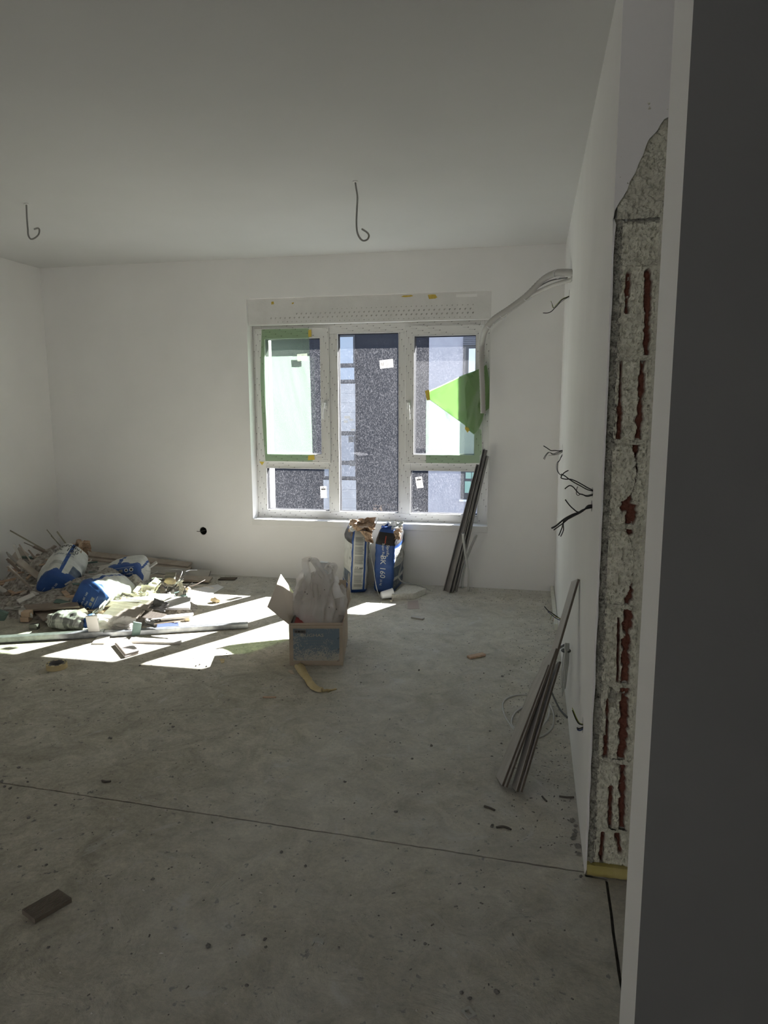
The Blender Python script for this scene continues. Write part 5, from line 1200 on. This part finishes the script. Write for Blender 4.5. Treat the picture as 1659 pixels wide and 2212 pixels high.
# combed tile piece in the foreground
cs_ = [FL(48, 1975), FL(76, 1996), FL(157, 1950), FL(127, 1930)]; u1 = cs_[3]-cs_[0]; v1 = cs_[1]-cs_[0]; cs_[2] = cs_[0]+u1+v1
mb = MB(); 
def tilefn(u, v):
    g = math.sin(v*math.pi*2*11); sk_ = (u*4.2+math.floor(v*11)*.19) % 1; h = .015 - (.0028 if g > .1 and sk_ > .10 and .03 < u < .97 else 0)
    return cs_[0]+u1*u+v1*v+Z*h
mb.grid(tilefn, 60, 88)
for e_ in ((lambda t_: cs_[0].lerp(cs_[1], t_)), (lambda t_: cs_[1].lerp(cs_[2], t_)), (lambda t_: cs_[2].lerp(cs_[3], t_)), (lambda t_: cs_[3].lerp(cs_[0], t_))):
    mb.grid(lambda u, v, e_=e_: e_(u)+Z*(.0145*v+.0005), 6, 1)
tag(mb.build('tile_piece', mat('dark_clay_tile', (.15, .125, .10), .8, (.19, .16, .13), 30), fix=False), 'dark ribbed tile offcut on the floor in the left foreground', 'tile')
# plastic spacers
SPC = mat('dusty_white_plastic', (.42, .42, .39), .6)
pz = [(672.5, 2042.5), (676, 2030), (685, 2025), (695, 2031), (700, 2037.5), (697.5, 2042.5), (692, 2037), (680, 2036), (675, 2044)]
tag(MB().prism([FL(x, y) for x, y in pz], (0, 0, .004)).build('plastic_spacer', SPC), 'small white three-legged plastic spacer on the foreground floor', 'spacer', 'plastic spacers on the floor')
mb = MB(); po = [FL(995, 2184), FL(1014, 2175), FL(1030, 2195), FL(1012, 2203)]; pi_ = [FL(1003, 2186), FL(1013, 2182), FL(1020, 2193), FL(1011, 2197)]
plate(mb, [(p.x, p.y) for p in po], [[(p.x, p.y) for p in pi_]], lambda u, v, w: V((u, v, .004*(1-w)))); tag(mb.build('plastic_spacer', SPC), 'white square plastic spacer ring at the bottom edge of the floor', 'spacer', 'plastic spacers on the floor')
# single named bits on the floor
tag(MB().plank(FL(1012, 1420, .008), FL(1046, 1413, .008), .035, .014).build('wood_chip', WOODM, bevel=.003), 'orange brown wood chip on the floor right of the cardboard box', 'wood chip')
tag(MB().plank(FL(568, 1506, .004), FL(596, 1506, .004), .010, .006).build('wood_splinter', WOODM), 'small wood splinter on the floor left of the tape strip', 'splinter')
tag(MB().prism([FL(622, 1450), FL(629, 1456), FL(636, 1457), FL(631, 1448)], (0, 0, .004)).build('paper_chip', CARDIN), 'beige paper chip at the front left corner of the cardboard box', 'paper')
tag(MB().prism([FL(474, 1424), FL(486, 1424), FL(484, 1432), FL(478, 1433)], (0, 0, .003)).build('tape_bit', MASK), 'tiny yellow tape bit beside the sun patch', 'tape')
tag(MB().plank(FL(890, 1333, .006), FL(915, 1337, .006), .03, .012).build('slate_chip', LAM), 'flat grey chip on the floor below the pinkish clear sheet', 'chip')
WB = 'cut cable ends on the floor'
for k, (pts, lb) in enumerate((([(1046, 1741), (1058, 1745), (1069, 1750)], 'short straight cut cable end before the leaning boards'), ([(1072, 1787), (1085, 1785), (1097, 1788), (1104, 1792)], 'curved dark cut cable end nearer than the straight one'), ([(1171, 1720), (1176, 1726), (1181, 1731)], 'tiny dark cable end right of the leaning boards'), ([(1208, 1720), (1222, 1722), (1240, 1722)], 'thin wire on the floor at the foot of the right wall'), ([(220, 1686), (230, 1688), (240, 1687)], 'thin dark wire bit on the floor left of the long joint'))):
    tag(MB().tube(spline([FL(x, y, .004) for x, y in pts], 5), .0035, 6).build('cable_end', mat('dusty_cable_sheath', (.10, .09, .075), .7), smooth=True), lb, 'cable', WB)
# mortar crumbs: the ones that show, then dust-size grit
def crumb_mesh(sd):
    mb = MB(); rr = random.Random(sd)
    mb.grid(lambda u, v: V((math.sin(math.pi*(v*.98+.01))*math.cos(2*math.pi*u), math.sin(math.pi*(v*.98+.01))*math.sin(2*math.pi*u)*.8, -math.cos(math.pi*(v*.98+.01))*.6+.5))*(1+.35*noise.noise(V((math.cos(2*math.pi*u)*1.4+sd, math.sin(2*math.pi*u)*1.4, v*2.5)))), 7, 4, closeu=True)
    return mb
cr = []
for sd in range(4):
    o = crumb_mesh(sd).build('mortar_crumb', CRUMB, org=(0, 0, 0)); cr.append(o)
spots = [(141, 1493), (132, 1491), (8, 1469), (116, 1492), (432, 1436), (424, 1439), (446, 1440), (430, 1448), (302, 1439), (490, 1412), (368, 1564), (374, 1571), (905, 1449), (1102, 1449), (1085, 1462), (1083, 1607), (1159, 1617), (1064, 1783), (1063, 1786), (574, 2047), (572, 2030), (450, 2045), (62, 1768), (77, 1837), (100, 1869), (104, 2048), (1073, 2145), (997, 2146), (1015, 2158), (918, 2040), (608, 1842), (660, 1872), (1236, 1775), (1243, 1798), (1238, 1812), (1249, 1830), (1252, 1846), (1281, 1898), (1058, 1580), (1205, 1560), (1211, 1564), (932, 1612), (240, 1596), (236, 1595), (41, 1659), (60, 1690), (1244, 1786), (1240, 1806), (1202, 1548), (890, 1640), (855, 1755), (1045, 1455), (330, 1900), (1108, 2020), (120, 1740), (745, 1690), (533, 2130), (10, 1700), (22, 1704), (4, 1690)]
for k, (x, y) in enumerate(spots):
    p = FL(x, y); s = random.uniform(.005, .009)*(1.6 if 32 <= k <= 36 or k in (46, 47) else 1)
    if p.x > XR-.012: p.x = XR-.012
    o = cr[k % 4] if k < 4 else cr[k % 4].copy()
    if k >= 4: COL.objects.link(o)
    o.location = (p.x, p.y, 0); o.scale = (s, s*random.uniform(.7, 1.1), s*random.uniform(.6, .95)); o.rotation_euler = (0, 0, random.uniform(0, 6))
    zn = 'at the foot of the right wall' if p.x > .02 else ('in the foreground before the long floor joint' if p.y < 2.15 else ('near the sun patches' if p.y > 3.3 and p.x < -1.4 else ('right of the cardboard box' if p.y > 3 and p.x > -1.2 else 'between the long joint and the box')))
    tag(o, 'small dark mortar crumb on the bare floor %s' % zn, 'crumb', 'mortar crumbs on the floor')
mb = MB(); rr = random.Random(3)
for k in range(5200):
    y = 1.2+4.3*rr.random(); x = -3.6+3.75*rr.random()
    if rr.random() < .35: y = 5.1+.42*rr.random(); 
    if rr.random() < .22: x = XR-.02-.28*rr.random()**2; y = 2.2+3.2*rr.random()
    s = rr.choice((.001, .0013, .0016, .0021, .003)); an = rr.random()*6; d = V((math.cos(an), math.sin(an), 0))*s*rr.choice((1, 1.3, 2.2)); e = V((-math.sin(an), math.cos(an), 0))*s
    p = V((x, y, 0)); mb.add([p-d-e*.6, p+d*.8-e, p+d+e*.7, p-d*.7+e, p+Z*s*1.1], [(0, 1, 4), (1, 2, 4), (2, 3, 4), (3, 0, 4)], 0 if rr.random() < .72 else 1)
tag(mb.build('floor_grit', [CRUMB, PALE], fix=False), 'fine grit and plaster crumbs strewn over the bare floor', 'grit', kind='stuff')
